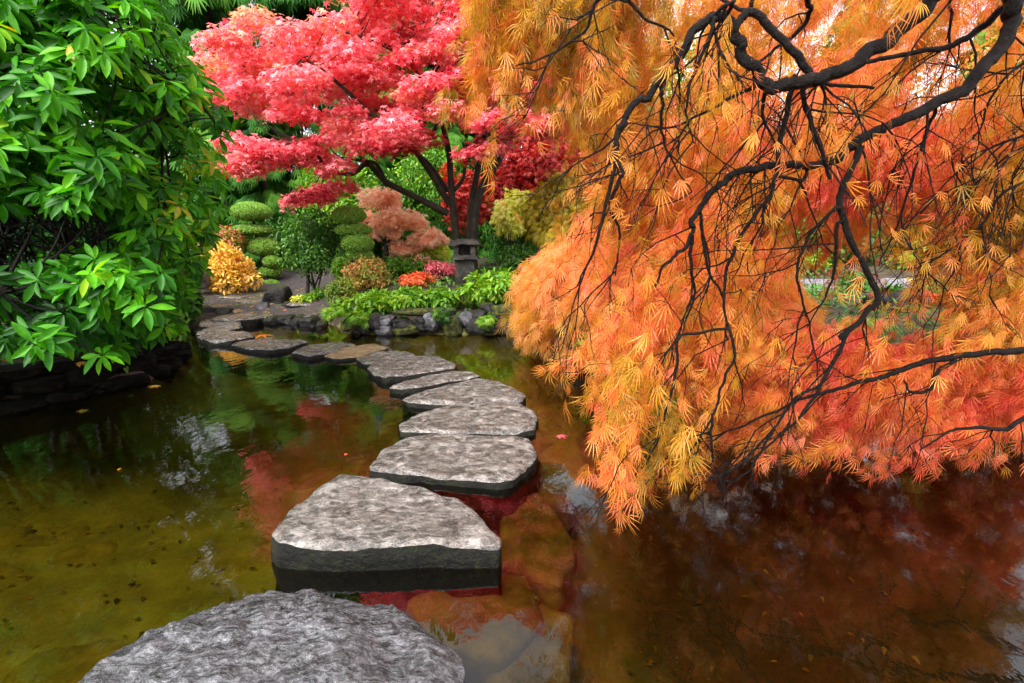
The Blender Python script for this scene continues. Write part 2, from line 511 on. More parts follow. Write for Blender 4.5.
def scatter(T, P, D, N, S, v):
    tv, tf = T
    R = frames(D, N)
    V = np.einsum('nij,kj->nki', R, tv) * S[:, None, None] + P[:, None, :]
    Fq = tf[None] + (np.arange(len(P)) * len(tv))[:, None, None]
    val = np.repeat(np.clip(v, 0, 1), len(tf))
    return V.reshape(-1, 3), Fq.reshape(-1, 4), val

def rand_dir(n):
    return norm(rng.normal(size=(n, 3)))

# ------------------------------------------------------------------ tubes
def catmull(pts, per=6):
    P = np.array(pts, float)
    if len(P) < 3:
        return np.linspace(P[0], P[-1], per + 1)
    Q = np.vstack([2 * P[0] - P[1], P, 2 * P[-1] - P[-2]])
    out = []
    for i in range(1, len(Q) - 2):
        p0, p1, p2, p3 = Q[i - 1], Q[i], Q[i + 1], Q[i + 2]
        for k in range(per):
            t = k / per
            out.append(0.5 * ((2 * p1) + (-p0 + p2) * t + (2 * p0 - 5 * p1 + 4 * p2 - p3) * t * t + (-p0 + 3 * p1 - 3 * p2 + p3) * t ** 3))
    out.append(P[-1])
    return np.array(out)

class Tubes:
    def __init__(self):
        self.V, self.F, self.n = [], [], 0

    def add(self, pts, r0, r1=None, sides=6, wob=0.0, power=1.0):
        P = np.array(pts, float)
        k = len(P)
        if r1 is not None:
            r = r0 + (r1 - r0) * np.linspace(0, 1, k) ** power
        else:
            r = np.interp(np.linspace(0, 1, k), np.linspace(0, 1, len(r0)), r0)
        T = np.gradient(P, axis=0)
        T = norm(T)
        ref = np.array([0.31, 0.87, 0.38])
        X = norm(np.cross(T, ref))
        Y = np.cross(T, X)
        a = np.linspace(0, 2 * np.pi, sides, endpoint=False)
        rr = np.repeat(r[:, None], sides, 1)
        if wob:
            rr = rr * (1 + wob * (rng.random((k, sides)) - 0.5))
        ring = P[:, None, :] + rr[:, :, None] * (np.cos(a)[None, :, None] * X[:, None, :] + np.sin(a)[None, :, None] * Y[:, None, :])
        idx = self.n + np.arange(k * sides).reshape(k, sides)
        q = np.stack([idx[:-1], np.roll(idx[:-1], -1, 1), np.roll(idx[1:], -1, 1), idx[1:]], 2).reshape(-1, 4)
        self.V.append(ring.reshape(-1, 3))
        self.F.append(q)
        self.n += k * sides

    def build(self, name, mat, root):
        return part(name, np.concatenate(self.V), np.concatenate(self.F), mat, root, smooth_shade=True)

# ------------------------------------------------------------------ terrain
POND = [(-4.9, 3.0), (-4.45, 4.05), (-3.85, 5.05), (-4.3, 6.3), (-5.3, 7.4), (-5.7, 8.2), (-5.3, 8.8), (-4.2, 8.8), (-3.2, 8.75),
        (-2.75, 8.2), (-2.3, 7.75), (-1.2, 7.7), (0.0, 7.75), (0.45, 6.9), (0.7, 5.6), (1.4, 4.95), (2.4, 4.75), (3.3, 4.3), (3.75, 3.6),
        (3.45, 2.9), (3.3, 2.0), (3.6, 0.6), (3.2, -2.2), (0, -2.8), (-3.6, -2.4), (-4.9, 0)]
PA = np.array(POND)

def pond_sd(x, y):
    """signed distance, positive on land"""
    sh = x.shape
    x, y = x.ravel(), y.ravel()
    best = np.full(x.shape, 1e9)
    n = len(PA)
    for i in range(n):
        a, b = PA[i], PA[(i + 1) % n]
        ab = b - a
        t = np.clip(((x - a[0]) * ab[0] + (y - a[1]) * ab[1]) / (ab @ ab), 0, 1)
        d = np.hypot(x - a[0] - t * ab[0], y - a[1] - t * ab[1])
        best = np.minimum(best, d)
    ins = in_poly(x, y, POND)
    return np.where(ins, -best, best).reshape(sh)

def hills(x, y):
    return 0.03 * np.sin(x * 1.7 + 0.6 * y) * np.cos(y * 1.3 - 0.4 * x) + 0.02 * np.sin(4.1 * x + 1.2) * np.sin(3.7 * y)

def height(x, y):
    x, y = np.asarray(x, float), np.asarray(y, float)
    d = pond_sd(x, y)
    land = 0.1 + 0.5 * smooth(0.0, 2.0, d) + 0.6 * smooth(6, 14, d)
    lane = np.exp(-(((x + 5.6) / 2.4) ** 2 + ((y - 11.4) / 3.0) ** 2) ** 2)
    land = land * (1 - 0.85 * lane) + 0.1 * 0.85 * lane
    bed = -0.42 * smooth(0.0, 0.45, -d) - 0.1 * smooth(0.6, 2.5, -d)
    return np.where(d > 0, land, bed + 0.02) + hills(x, y) * np.where(d > 0, 1, 1.6)

def hz(x, y):
    return float(height(np.array([x]), np.array([y]))[0])

xs = np.concatenate([[-400, -150, -60, -35, -25], np.arange(-18, -8, 0.5), np.arange(-8, 7, 0.1), np.arange(7, 18, 0.5), [25, 35, 60, 150, 400]])
ys = np.concatenate([[-400, -150, -60, -30, -15], np.arange(-9, -4, 0.5), np.arange(-4, 12.5, 0.1), np.arange(12.5, 26, 0.5), [32, 45, 70, 150, 400]])
gx, gy = np.meshgrid(xs, ys)
gz = height(gx, gy)
nx, ny = len(xs), len(ys)
idx = np.arange(nx * ny).reshape(ny, nx)
quads = np.stack([idx[:-1, :-1], idx[:-1, 1:], idx[1:, 1:], idx[1:, :-1]], 2).reshape(-1, 4)
GV = np.stack([gx, gy, gz], 2).reshape(-1, 3)
under = (GV[quads][:, :, 2].mean(1) < 0.0)
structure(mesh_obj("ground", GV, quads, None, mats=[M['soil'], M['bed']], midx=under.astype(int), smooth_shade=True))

wx, wy = np.arange(-8, 6.01, 0.5), np.arange(-4, 11.01, 0.5)
a_, b_ = np.meshgrid(wx, wy)
wi = np.arange(len(wx) * len(wy)).reshape(len(wy), len(wx))
structure(mesh_obj("water", np.stack([a_, b_, 0 * a_], 2).reshape(-1, 3),
                   np.stack([wi[:-1, :-1], wi[:-1, 1:], wi[1:, 1:], wi[1:, :-1]], 2).reshape(-1, 4), M['water'], smooth_shade=True))

def patch(name, poly, mat, step=0.2, lift=0.012):
    a = np.array(poly)
    lo, hi = a.min(0), a.max(0)
    X, Y = np.meshgrid(np.arange(lo[0], hi[0] + step, step), np.arange(lo[1], hi[1] + step, step))
    Z = height(X, Y) + lift
    ii = np.arange(X.size).reshape(X.shape)
    q = np.stack([ii[:-1, :-1], ii[:-1, 1:], ii[1:, 1:], ii[1:, :-1]], 2).reshape(-1, 4)
    V = np.stack([X, Y, Z], 2).reshape(-1, 3)
    c = V[q].mean(1)
    q = q[in_poly(c[:, 0], c[:, 1], poly) & (c[:, 2] > 0.04)]
    return structure(mesh_obj(name, V, q, mat, smooth_shade=True))

patch("landing_path", [(-7.6, 9.2), (-5.4, 9.0), (-3.4, 9.0), (-3.4, 10.6), (-4.2, 12.4), (-5.2, 14.5), (-7.2, 14.5), (-8.2, 12.0)], M['gravel'], 0.1)
patch("garden_path", [(2.5, 9.6), (5, 8.9), (9, 8.6), (14, 9.2), (14, 11.2), (9, 10.4), (5, 10.6), (2.5, 11.2)], M['pale_gravel'], 0.2)

# ------------------------------------------------------------------ stones
def fbm(p, o=5):
    return noise.fractal(Vector(p), 0.9, 2.1, o)

def resample(poly, n, jag=0.0, rnd=1):
    P = np.array(poly, float)
    for _ in range(rnd):                     # one corner cut keeps the outline angular but not sharp
        Q = np.roll(P, -1, 0)
        P = np.stack([P * 0.93 + Q * 0.07, P * 0.07 + Q * 0.93], 1).reshape(-1, 2)
    Q = np.vstack([P, P[:1]])
    s = np.concatenate([[0], np.cumsum(np.hypot(*np.diff(Q, axis=0).T))])
    t = np.linspace(0, s[-1], n, endpoint=False)
    R = np.stack([np.interp(t, s, Q[:, 0]), np.interp(t, s, Q[:, 1])], 1)
    if jag:
        c = R.mean(0)
        for i in range(n):
            k = 1 + jag * fbm((R[i, 0] * 7, R[i, 1] * 7, 3.3), 6)
            R[i] = c + (R[i] - c) * k
    return R

def slab(outline, top, bottom, label, mat_top='slab', mat_side='slab_side', name='stepping_stone', n=120, rings=22, rough=0.012,
         jag=0.025, round_=0.0, tilt=(0, 0), cat='stepping stone', group=None, seed=0.0, fs=4.0, undercut=0.02, layered=False):
    R = resample(outline, n, jag)
    if tilt == (0, 0) and cat == 'stepping stone':
        tilt = (0.02 * math.sin(seed * 2.3), 0.025 * math.sin(seed * 1.7 + 1))
    c = R.mean(0)
    V, mi = [], []
    for k in range(rings + 1):
        s = (k / rings)
        for i in range(n):
            p = c + (R[i] - c) * s
            f = fbm((p[0] * fs + seed, p[1] * fs, seed * 0.7), 7)
            z = top + rough * f - round_ * s ** 3 + tilt[0] * (p[0] - c[0]) + tilt[1] * (p[1] - c[1])
            if layered:
                z += 0.014 * math.floor(1.2 + 1.6 * fbm((p[0] * 1.7 + 4, p[1] * 2.4, 1.0), 4))
            e = max(0.0, (s - 0.86) / 0.14)
            z -= (0.02 + 0.03 * max(0, fbm((p[0] * 3 + seed, p[1] * 3, 9.1), 4))) * e * e
            V.append((p[0], p[1], z))
    lv = 7
    for k in range(1, lv + 1):
        t = k / lv
        for i in range(n):
            o = V[rings * n + i]
            out = 1 + 0.03 * fbm((R[i, 0] * 9, R[i, 1] * 9, t * 4 + seed), 6) - undercut * t + 0.015 * math.sin(t * 3.1)
            p = c + (R[i] - c) * out
            V.append((p[0], p[1], o[2] + (bottom - o[2]) * t))
    nr = rings + 1 + lv
    ii = np.arange(nr * n).reshape(nr, n)
    q = np.stack([ii[:-1], ii[1:], np.roll(ii[1:], -1, 1), np.roll(ii[:-1], -1, 1)], 2)
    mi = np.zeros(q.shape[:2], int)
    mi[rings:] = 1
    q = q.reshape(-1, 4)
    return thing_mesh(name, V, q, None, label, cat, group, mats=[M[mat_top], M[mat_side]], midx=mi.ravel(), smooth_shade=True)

def zz(pts, ox, oy, sc, z):
    return [tuple(onz(ox + x / sc, oy + y / sc, z))[:2] for x, y in pts]

G = 'stepping stones across the pond'
A = (50, 330, 1.935)
slab(zz([(0, 740), (35, 683), (107, 640), (200, 585), (300, 540), (395, 497), (440, 487), (500, 490), (600, 508), (690, 530), (750, 570), (790, 612), (800, 645),
         (790, 700), (740, 790), (500, 860), (200, 850), (40, 800)], *A, 0.16), 0.2, -0.42,
     "large rounded grey wet stepping stone with wrinkled surface, nearest of all", mat_top='slab_near', mat_side='slab_near', n=220, rings=60,
     rough=0.03, round_=0.05, fs=5.5, group=G, seed=2, layered=True, jag=0.02)
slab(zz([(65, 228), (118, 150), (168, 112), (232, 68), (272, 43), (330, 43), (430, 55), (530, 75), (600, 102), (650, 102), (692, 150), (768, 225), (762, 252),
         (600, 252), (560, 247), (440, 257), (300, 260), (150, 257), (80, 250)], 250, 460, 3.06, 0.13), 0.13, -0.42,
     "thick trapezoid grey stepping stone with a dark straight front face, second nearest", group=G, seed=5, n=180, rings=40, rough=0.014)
slab(zz([(618, 262), (640, 225), (690, 205), (745, 200), (900, 203), (925, 205), (945, 232), (935, 250), (895, 285), (870, 288), (740, 279), (720, 273), (690, 276), (650, 270)], *A, 0.07),
     0.07, -0.42, "wide grey stepping stone with chipped front edge, third from the camera", group=G, seed=8)
slab(zz([(672, 178), (700, 163), (745, 149), (790, 140), (905, 137), (927, 148), (944, 165), (938, 188), (900, 193), (790, 195), (680, 192)], *A, 0.065),
     0.065, -0.42, "grey stepping stone, fourth from the camera, squarish with a blunt right end", group=G, seed=11)
slab(zz([(680, 128), (720, 114), (780, 99), (830, 91), (870, 95), (922, 124), (915, 134), (800, 139), (740, 139), (690, 136)], *A, 0.065),
     0.065, -0.42, "grey stepping stone, fifth from the camera, with a pointed right end", group=G, seed=14)
slab(zz([(655, 108), (690, 95), (730, 86), (780, 76), (820, 77), (834, 88), (770, 98), (715, 108), (680, 112)], *A, 0.07),
     0.07, -0.42, "narrow grey stepping stone, sixth from the camera, cracked along its left", group=G, seed=17, n=90, rings=12)
slab(zz([(612, 70), (622, 61), (700, 47), (750, 47), (787, 65), (782, 73), (700, 84), (640, 90)], *A, 0.08),
     0.08, -0.42, "pale speckled stepping stone at the bend, seventh from the camera", group=G, seed=20, n=90, rings=12)
slab(zz([(590, 52), (630, 41), (690, 39), (712, 46), (655, 58), (612, 63)], *A, 0.07),
     0.07, -0.42, "thin grey stepping stone between the pale speckled one and the tan one", group=G, seed=23, n=70, rings=10)
slab(zz([(528, 46), (570, 33), (630, 26), (656, 32), (600, 48), (552, 53)], *A, 0.06),
     0.06, -0.42, "tan brown stepping stone in the middle of the far curve", group=G, mat_top='slab_tan', seed=26, n=70, rings=10)
slab(zz([(465, 41), (500, 28), (560, 21), (594, 25), (560, 38), (500, 49)], *A, 0.07),
     0.07, -0.42, "grey stepping stone with dark pointed left tip just beyond the tan one", group=G, seed=29, n=70, rings=10)
B = (190, 270, 5.69)
slab(zz([(225, 415), (300, 393), (470, 376), (484, 392), (660, 394), (672, 405), (560, 436), (440, 452), (330, 441)], *B, 0.07),
     0.07, -0.42, "broad grey stepping stone with an orange leaf lying on its back edge", group=G, seed=31, n=70, rings=10)
slab(zz([(35, 372), (110, 398), (230, 396), (372, 372), (350, 350), (200, 344), (90, 352)], *B, 0.09),
     0.09, -0.42, "long low grey slab step beside the stone with the orange leaf", group=G, seed=34, n=70, rings=10)
slab(zz([(28, 352), (110, 322), (285, 303), (302, 322), (210, 342), (60, 357)], *B, 0.09),
     0.09, -0.42, "pale grey slab step at the left end of the crossing", group=G, seed=37, n=70, rings=10)
slab(zz([(50, 310), (60, 283), (110, 276), (290, 284), (286, 300), (120, 318)], *B, 0.11),
     0.11, -0.3, "narrow grey slab step tucked under the long landing slab", group=G, seed=40, n=70, rings=10)
slab(zz([(110, 286), (150, 264), (350, 234), (525, 222), (530, 240), (470, 254), (380, 272), (270, 284)], *B, 0.13),
     0.13, -0.2, "long grey landing slab where the stepping stones meet the bank", group=G, seed=43, n=90, rings=10)
slab(zz([(228, 224), (250, 208), (330, 205), (345, 225), (250, 240)], *B, 0.15),
     0.15, 0.0, "small tan paving slab on the landing behind the dark rocks", group=G, mat_top='slab_tan', seed=46, n=60, rings=8)

# submerged flagstones
SG = 'sunken slabs under the water'
def sunk(pts, z, label, seed, mat='slab_sunk'):
    slab([tuple(onz(x, y, z))[:2] for x, y in pts], z, z - 0.2, label, mat_top=mat, mat_side=mat, name='sunken_slab', n=70, rings=12, rough=0.03,
         jag=0.06, cat='sunken stone', group=SG, seed=seed)
sunk([(405, 600), (440, 575), (530, 572), (545, 620), (500, 660), (430, 640)], -0.14, "sunken amber slab between the nearest and the thick trapezoid stone", 3)
sunk([(480, 680), (540, 600), (575, 620), (570, 690), (520, 740)], -0.2, "sunken mossy slab to the right of the nearest stone", 6)
sunk([(500, 560), (500, 500), (540, 490), (580, 540), (560, 585)], -0.17, "sunken olive slab along the right end of the trapezoid stone", 9)
sunk([(540, 500), (540, 450), (575, 430), (590, 470), (570, 500)], -0.16, "sunken olive slab off the right end of the third stone", 12)
sunk([(538, 440), (538, 405), (570, 400), (590, 425), (572, 440)], -0.16, "sunken olive slab off the right end of the fourth stone", 15)
sunk([(355, 475), (380, 430), (398, 420), (400, 445), (372, 480)], -0.13, "sunken yellowish slab off the left end of the third stone", 18)
sunk([(375, 430), (385, 410), (410, 402), (400, 425)], -0.13, "small sunken yellowish slab left of the fourth stone", 21)
sunk([(390, 660), (440, 690), (500, 700), (480, 760), (380, 740)], -0.2, "sunken reddish slab at the front right of the nearest stone", 24)
sunk([(372, 388), (388, 378), (402, 383), (398, 393), (380, 394)], -0.06, "sunken orange slab left of the fifth stone", 27)
for k in range(22):
    for _ in range(50):
        x, y = rng.uniform(-3.6, -0.9), rng.uniform(1.6, 5.5)
        if x < -0.45 * y - 0.0 or True:
            if pond_sd(np.array([x]), np.array([y]))[0] < -0.5:
                break
    w, l = rng.uniform(0.18, 0.45), rng.uniform(0.1, 0.22)
    a0 = rng.uniform(-0.5, 0.5)
    ol = []
    for q in range(9):
        t = q / 9 * 2 * math.pi
        rr = 1 + rng.uniform(-0.2, 0.2)
        ol.append((x + rr * (w * math.cos(t) * math.cos(a0) - l * math.sin(t) * math.sin(a0)), y + rr * (w * math.cos(t) * math.sin(a0) + l * math.sin(t) * math.cos(a0))))
    z = hz(x, y) + 0.015
    slab(ol, z, z - 0.15, "dim flat stone lying on the olive pond floor left of the stepping stones", mat_top='bed_stone', mat_side='bed_stone', name='pond_floor_stone', n=36, rings=6,
         rough=0.05, jag=0.22, round_=0.03, cat='stone', group='flat stones on the pond floor', seed=k * 3.7)

# ------------------------------------------------------------------ rocks
def ico(sub):
    t = (1 + 5 ** 0.5) / 2
    V = [(-1, t, 0), (1, t, 0), (-1, -t, 0), (1, -t, 0), (0, -1, t), (0, 1, t), (0, -1, -t), (0, 1, -t), (t, 0, -1), (t, 0, 1), (-t, 0, -1), (-t, 0, 1)]
    Fc = [(0, 11, 5), (0, 5, 1), (0, 1, 7), (0, 7, 10), (0, 10, 11), (1, 5, 9), (5, 11, 4), (11, 10, 2), (10, 7, 6), (7, 1, 8), (3, 9, 4), (3, 4, 2), (3, 2, 6), (3, 6, 8), (3, 8, 9), (4, 9, 5), (2, 4, 11), (6, 2, 10), (8, 6, 7), (9, 8, 1)]
    V = [np.array(v, float) / np.linalg.norm(v) for v in V]
    for _ in range(sub):
        cache, F2 = {}, []
        def mid(a, b):
            k = (min(a, b), max(a, b))
            if k not in cache:
                m = V[a] + V[b]
                V.append(m / np.linalg.norm(m))
                cache[k] = len(V) - 1
            return cache[k]
        for a, b, c in Fc:
            ab, bc, ca = mid(a, b), mid(b, c), mid(c, a)
            F2 += [(a, ab, ca), (b, bc, ab), (c, ca, bc), (ab, bc, ca)]
        Fc = F2
    return np.array(V), np.array(Fc)
ICO3, ICO2 = ico(3), ico(2)

def rock_verts(loc, size, seed, boxy=0.55, rot=None):
    V = ICO3[0].copy()
    V = np.sign(V) * np.abs(V) ** boxy
    r = random.Random(seed)
    for i in range(len(V)):
        p = V[i]
        f = 1 + 0.22 * fbm(p * 0.9 + seed * 1.37, 3) + 0.1 * fbm(p * 3.1 + seed, 4)
        V[i] = p * f
    for _ in range(5):                       # facets: shave with planes
        d = np.array([r.gauss(0, 1), r.gauss(0, 1), r.gauss(0, 0.8)])
        d /= np.linalg.norm(d)
        s = V @ d
        lim = r.uniform(0.72, 0.95)
        V -= np.clip(s - lim, 0, None)[:, None] * d * 0.85
    a = r.uniform(-0.5, 0.5) if rot is None else rot
    V = V * np.array(size)
    c, s = math.cos(a), math.sin(a)
    V = np.stack([V[:, 0] * c - V[:, 1] * s, V[:, 0] * s + V[:, 1] * c, V[:, 2]], 1)
    return V + np.array(loc)

def rock(loc, size, label, mat='rock_dark', seed=1, name='rock', cat='rock', group=None, boxy=0.6, rot=None):
    return thing_mesh(name, rock_verts(loc, size, seed, boxy, rot), ICO3[1], M[mat], label, cat, group, smooth_shade=True)

RG = 'rocks edging the far bank'
# far bank edging: (px, py, half width px, half height px, material, label)
far = [(352, 324, 9, 6, 'rock_moss', 'low green mossy rock at the left end of the far bank edging'),
       (364, 326, 8, 7, 'rock_dark', 'small dark rock beside the low mossy rock on the far bank'),
       (376, 322, 8, 7, 'rock_dark', 'dark rock left of the pale bluish pair on the far bank'),
       (386, 320, 9, 5, 'rock_grey', 'pale bluish grey rock, upper of the pair on the far bank'),
       (386, 331, 9, 6, 'rock_grey', 'pale bluish grey rock touching the water, lower of the pair'),
       (403, 323, 10, 5, 'rock_dark', 'flat dark rock in the middle of the far bank edging'),
       (407, 330, 13, 5, 'rock_moss', 'long low moss covered rock touching the water on the far bank'),
       (421, 324, 8, 7, 'rock_dark', 'squarish dark rock between flat rock and purple grey rock'),
       (433, 322, 8, 8, 'rock_grey', 'purple grey rock in the middle of the far bank edging'),
       (443, 320, 6, 7, 'rock_dark', 'reddish dark rock beside the purple grey rock'),
       (453, 326, 9, 9, 'rock_moss', 'rounded mossy boulder touching the water below the lantern'),
       (466, 319, 7, 6, 'rock_grey', 'grey rock above the dark wet rocks below the lantern'),
       (478, 315, 9, 5, 'rock_dark', 'dark capstone rock under the bright leafy shrub'),
       (476, 326, 10, 8, 'rock_dark', 'dark wet rock at the waterline under the bright leafy shrub'),
       (492, 323, 8, 8, 'rock_dark', 'dark fern draped rock at the waterline left of yellow mossy boulder'),
       (487, 309, 7, 5, 'rock_dark', 'small dark rock on top of the edging under the shrub'),
       (503, 315, 14, 9, 'rock_moss', 'yellow green mossy boulder at the right end of the far bank edging'),
       (505, 329, 10, 6, 'rock_dark', 'dark rock under the yellow green mossy boulder'),
       (425, 312, 26, 4, 'rock_moss', 'long mossy ledge rock above the far bank edging')]
for i, (px, py, hw, hh, m, lb) in enumerate(far):
    Y = 7.72 + (0.14 if py < 318 else 0) + (0.04 if i % 2 else 0)
    p = at(px, py, Y)
    s = Y / 500
    rock(p, (hw * s * 1.12, 0.16, hh * s * 1.15), lb, m, 100 + i, group=RG)
# dark row along the back of the landing inlet
for i, (x, y, hw, hh, m, lb) in enumerate([(320, 296, 34, 26, 'rock_dark', 'dark rock at the left of the inlet ledge beside the slab steps'),
        (400, 290, 44, 26, 'rock_dark', 'wide dark ledge rock behind the still inlet'),
        (480, 290, 38, 24, 'rock_dark', 'dark overhanging ledge rock in the middle of the inlet'),
        (560, 285, 40, 26, 'rock_dark', 'dark ledge rock below the thin trunked shrub'),
        (625, 290, 30, 30, 'rock_dark', 'black rock at the right part of the inlet ledge'),
        (690, 300, 46, 34, 'rock_dark', 'dark slanting rock at the waterline under the ferny plants'),
        (684, 270, 20, 14, 'rock_grey', 'small white rock on top of the inlet ledge'),
        (750, 320, 28, 24, 'rock_dark', 'dark rock draped with pale fern at the inlet corner'),
        (950, 320, 44, 32, 'rock_dark', 'dark blue rock standing in the shallows by the fern'),
        (985, 330, 30, 24, 'rock_grey', 'blue grey rock left of the low mossy rock on the far bank'),
        (90, 240, 48, 28, 'rock_dark', 'dark flat topped rock at the left edge of the landing'),
        (190, 240, 40, 22, 'rock_dark', 'dark rock behind the narrow grey slab step'),
        (510, 165, 66, 62, 'rock_dark', 'big grey brown upright boulder beside the landing path'),
        (572, 210, 28, 26, 'rock_dark', 'small dark rock leaning at the foot of the big boulder'),
        (690, 180, 34, 36, 'rock_dark', 'dark rock in the shade under the thin trunked shrub'),
        (420, 215, 30, 22, 'rock_grey', 'pale grey rock on the landing left of the big boulder'),
        (50, 50, 40, 46, 'rock_grey', 'blue grey boulder left of the yellow shrub')]):
    Y = {5: 8.6, 6: 8.95, 7: 8.3, 8: 7.95, 9: 7.9, 10: 9.3, 11: 9.25, 12: 10.2, 13: 9.9, 14: 10.3, 15: 9.6, 16: 11.2}.get(i, 8.8)
    p = at(190 + x / 5.69, 270 + y / 5.69, Y)
    s = Y / 500 / 5.69
    rock(p, (hw * s * 1.15, 0.2 if i not in (12, 16) else 0.3, hh * s * 1.2), lb, m, 200 + i, group='rocks round the landing')

# left bank wall, courses of dark stones
LB = [(-4.75, 3.3), (-4.42, 4.05), (-3.9, 4.98), (-4.25, 6.2)]
def along(poly, t):
    P = np.array(poly)
    s = np.concatenate([[0], np.cumsum(np.hypot(*np.diff(P, axis=0).T))])
    return np.array([np.interp(t * s[-1], s, P[:, 0]), np.interp(t * s[-1], s, P[:, 1])]), s[-1]
k = 0
WORDS = ['at the waterline', 'in the middle course', 'in the top course']
for c_, (z, hh, n) in enumerate([(0.0, 0.09, 8), (0.15, 0.08, 7), (0.27, 0.07, 7)]):
    for j in range(n):
        t = (j + 0.5 + 0.15 * (c_ % 2)) / n
        p, L = along(LB, min(t, 1))
        rock((p[0] - 0.06 - 0.09 * c_, p[1] + 0.03, z), (L / n * 0.56, 0.2, hh * rng.uniform(0.9, 1.1)),
             "dark wet flat stone %s of the left bank wall under the rhododendron" % WORDS[c_], 'rock_black', 300 + k, name='wall_stone', cat='stone',
             group='dark stones of the left bank wall, ' + WORDS[c_], boxy=0.45, rot=math.atan2(0.93, 0.45))
        k += 1
# right bank edging, behind the orange leaves
RB = [(0.5, 6.9), (0.78, 5.65), (1.45, 5.05), (2.4, 4.86), (3.3, 4.45), (3.85, 3.7)]
for j in range(13):
    p, L = along(RB, (j + 0.5) / 13)
    rock((p[0] + 0.05, p[1] + 0.05, 0.1), (0.24, 0.2, rng.uniform(0.13, 0.2)), "dark rock edging the right bank in the shade of the orange maples", 'rock_dark', 400 + j,
         group='dark rocks of the right bank')
p = at(905, 309, 6.2)
rock(p, (0.2, 0.22, 0.24), "mossy brown rock seen through the orange leaves behind the grass tuft", 'rock_dark', 450)
p = at(882, 304, 6.4)
rock(p, (0.16, 0.2, 0.13), "low dark rock left of the mossy brown rock behind the grass tuft", 'rock_dark', 451)

# ------------------------------------------------------------------ plant builders
def crown_points(c, r, n, lumps=14, lump_r=0.42, inner=0.25, flat=False):
    c, r = np.array(c), np.array(r)
    d = rand_dir(lumps)
    if flat:
        d[:, 2] = np.abs(d[:, 2]) * 1.0
    else:
        d[:, 2] = np.where(d[:, 2] < -0.5, -d[:, 2], d[:, 2])
    C = d * (1 - lump_r * 0.75) * rng.uniform(0.55, 1.2, (lumps, 1))
    lr = lump_r * rng.uniform(0.5, 1.25, lumps)
    k = rng.integers(0, lumps, n)
    u = rand_dir(n)
    rad = 1 - rng.normal(0.06, 0.16, n)
    P = C[k] + u * (lr[k] * rad)[:, None]
    N = norm(u + 0.5 * P)
    m = rng.random(n) < inner
    q = rand_dir(n) * (rng.random((n, 1)) ** 0.4) * 0.85
    P[m] = q[m]
    tone = 0.5 + 0.25 * rng.normal(0, 1, lumps)[k] * 0.6 + rng.normal(0, 0.18, n)
    return c + P * r, N, tone

def foliage(name, root, P, N, tone, T, size, mat, droop=0.3, spread=0.8, sm=False):
    n = len(P)
    D = norm(rand_dir(n) * spread + N * 0.6 + np.array([0, 0, -droop]))
    Nn = norm(N * 0.5 + np.array([0, 0, 0.7]) + rand_dir(n) * 0.4)
    S = size * rng.uniform(0.65, 1.25, n)
    V, Fq, v = scatter(T, P, D, Nn, S, tone)
    return part(name, V, Fq, mat, root, val=v, smooth_shade=sm)

def stems(root, base, c, r, n, rad, mat, name='stem', single=False):
    tb = Tubes()
    for i in range(n):
        b = np.array(base) + np.array([rng.normal(0, 0.05), rng.normal(0, 0.05), -0.05])
        e = np.array(c) + rand_dir(1)[0] * np.array(r) * 0.6
        e[2] = max(e[2], base[2] + 0.1)
        m = (b + e) / 2 + rng.normal(0, 0.06, 3) * np.array(r)
        tb.add(catmull([b, m, e], 5), rad, rad * 0.3, 5)
    return tb.build(name, mat, root)

def bush(name, label, cat, px, py, Y, hw, hh, n, T, size, mat, ry=None, lumps=14, lump_r=0.42, droop=0.3, group=None, bark='bark', nst=6, tone_off=0.0, flat=False, sm=False, inner=0.25):
    c = at(px, py, Y)
    s = Y / 500
    r = (hw * s, (ry or hw * s), hh * s)
    g = hz(c.x, c.y)
    root = thing(name, label, cat, (c.x, c.y, min(g, c.z)), group)
    P, N, t = crown_points(c, r, n, lumps, lump_r, inner, flat)
    P[:, 2] = np.maximum(P[:, 2], g + 0.02)
    foliage('foliage', root, P, N, t + tone_off, T, size, M[mat], droop, sm=sm)
    if nst:
        stems(root, (c.x, c.y, g), c, r, nst, 0.025 if Y > 9 else 0.015, M[bark], 'stem')
    return root

# ------------------------------------------------------------------ garden plants
bush('dark_shrub', 'dark evergreen shrub in the shade behind the bare twigs of the rhododendron', 'shrub', 60, 240, 7.6, 110, 60, 5000, T_OVATE, 0.12, 'lf_fir', lumps=24, tone_off=-0.2)
bush('dark_shrub', 'dark evergreen shrub between rhododendron and yellow shrub', 'shrub', 165, 262, 9.0, 34, 40, 3000, T_OVATE, 0.1, 'lf_green', lumps=20, tone_off=-0.15)
bush('yellow_shrub', 'round golden yellow shrub with peach tips beside the landing path', 'shrub', 230, 272, 12.0, 26, 27, 3200, T_OVATE, 0.1, 'lf_yellow', lumps=22, lump_r=0.34, sm=True)
bush('brown_shrub', 'reddish brown twiggy shrub peeping out above the golden yellow shrub', 'shrub', 224, 244, 13.2, 22, 16, 1500, T_OVATE, 0.09, 'lf_mix', tone_off=0.2)
bush('dark_shrub', 'dark green shrub with a thin tan trunk between the two clipped pines', 'shrub', 311, 249, 11.4, 30, 34, 4600, T_OVATE, 0.085, 'lf_green', lumps=24, lump_r=0.33)
tb = Tubes()
p0 = at(307, 300, 11.35)
tb.add(catmull([p0, at(308, 285, 11.38), at(309, 262, 11.4), at(313, 235, 11.5)], 5), 0.05, 0.02, 7)
tb.build('trunk', M['bark'], bpy.data.objects['dark_shrub'])
bush('bright_bush', 'big light green rounded bush behind the dark green thin trunked shrub', 'bush', 345, 200, 16.0, 44, 36, 6000, T_OVATE, 0.12, 'lf_bright', lumps=26, lump_r=0.33, tone_off=-0.15)
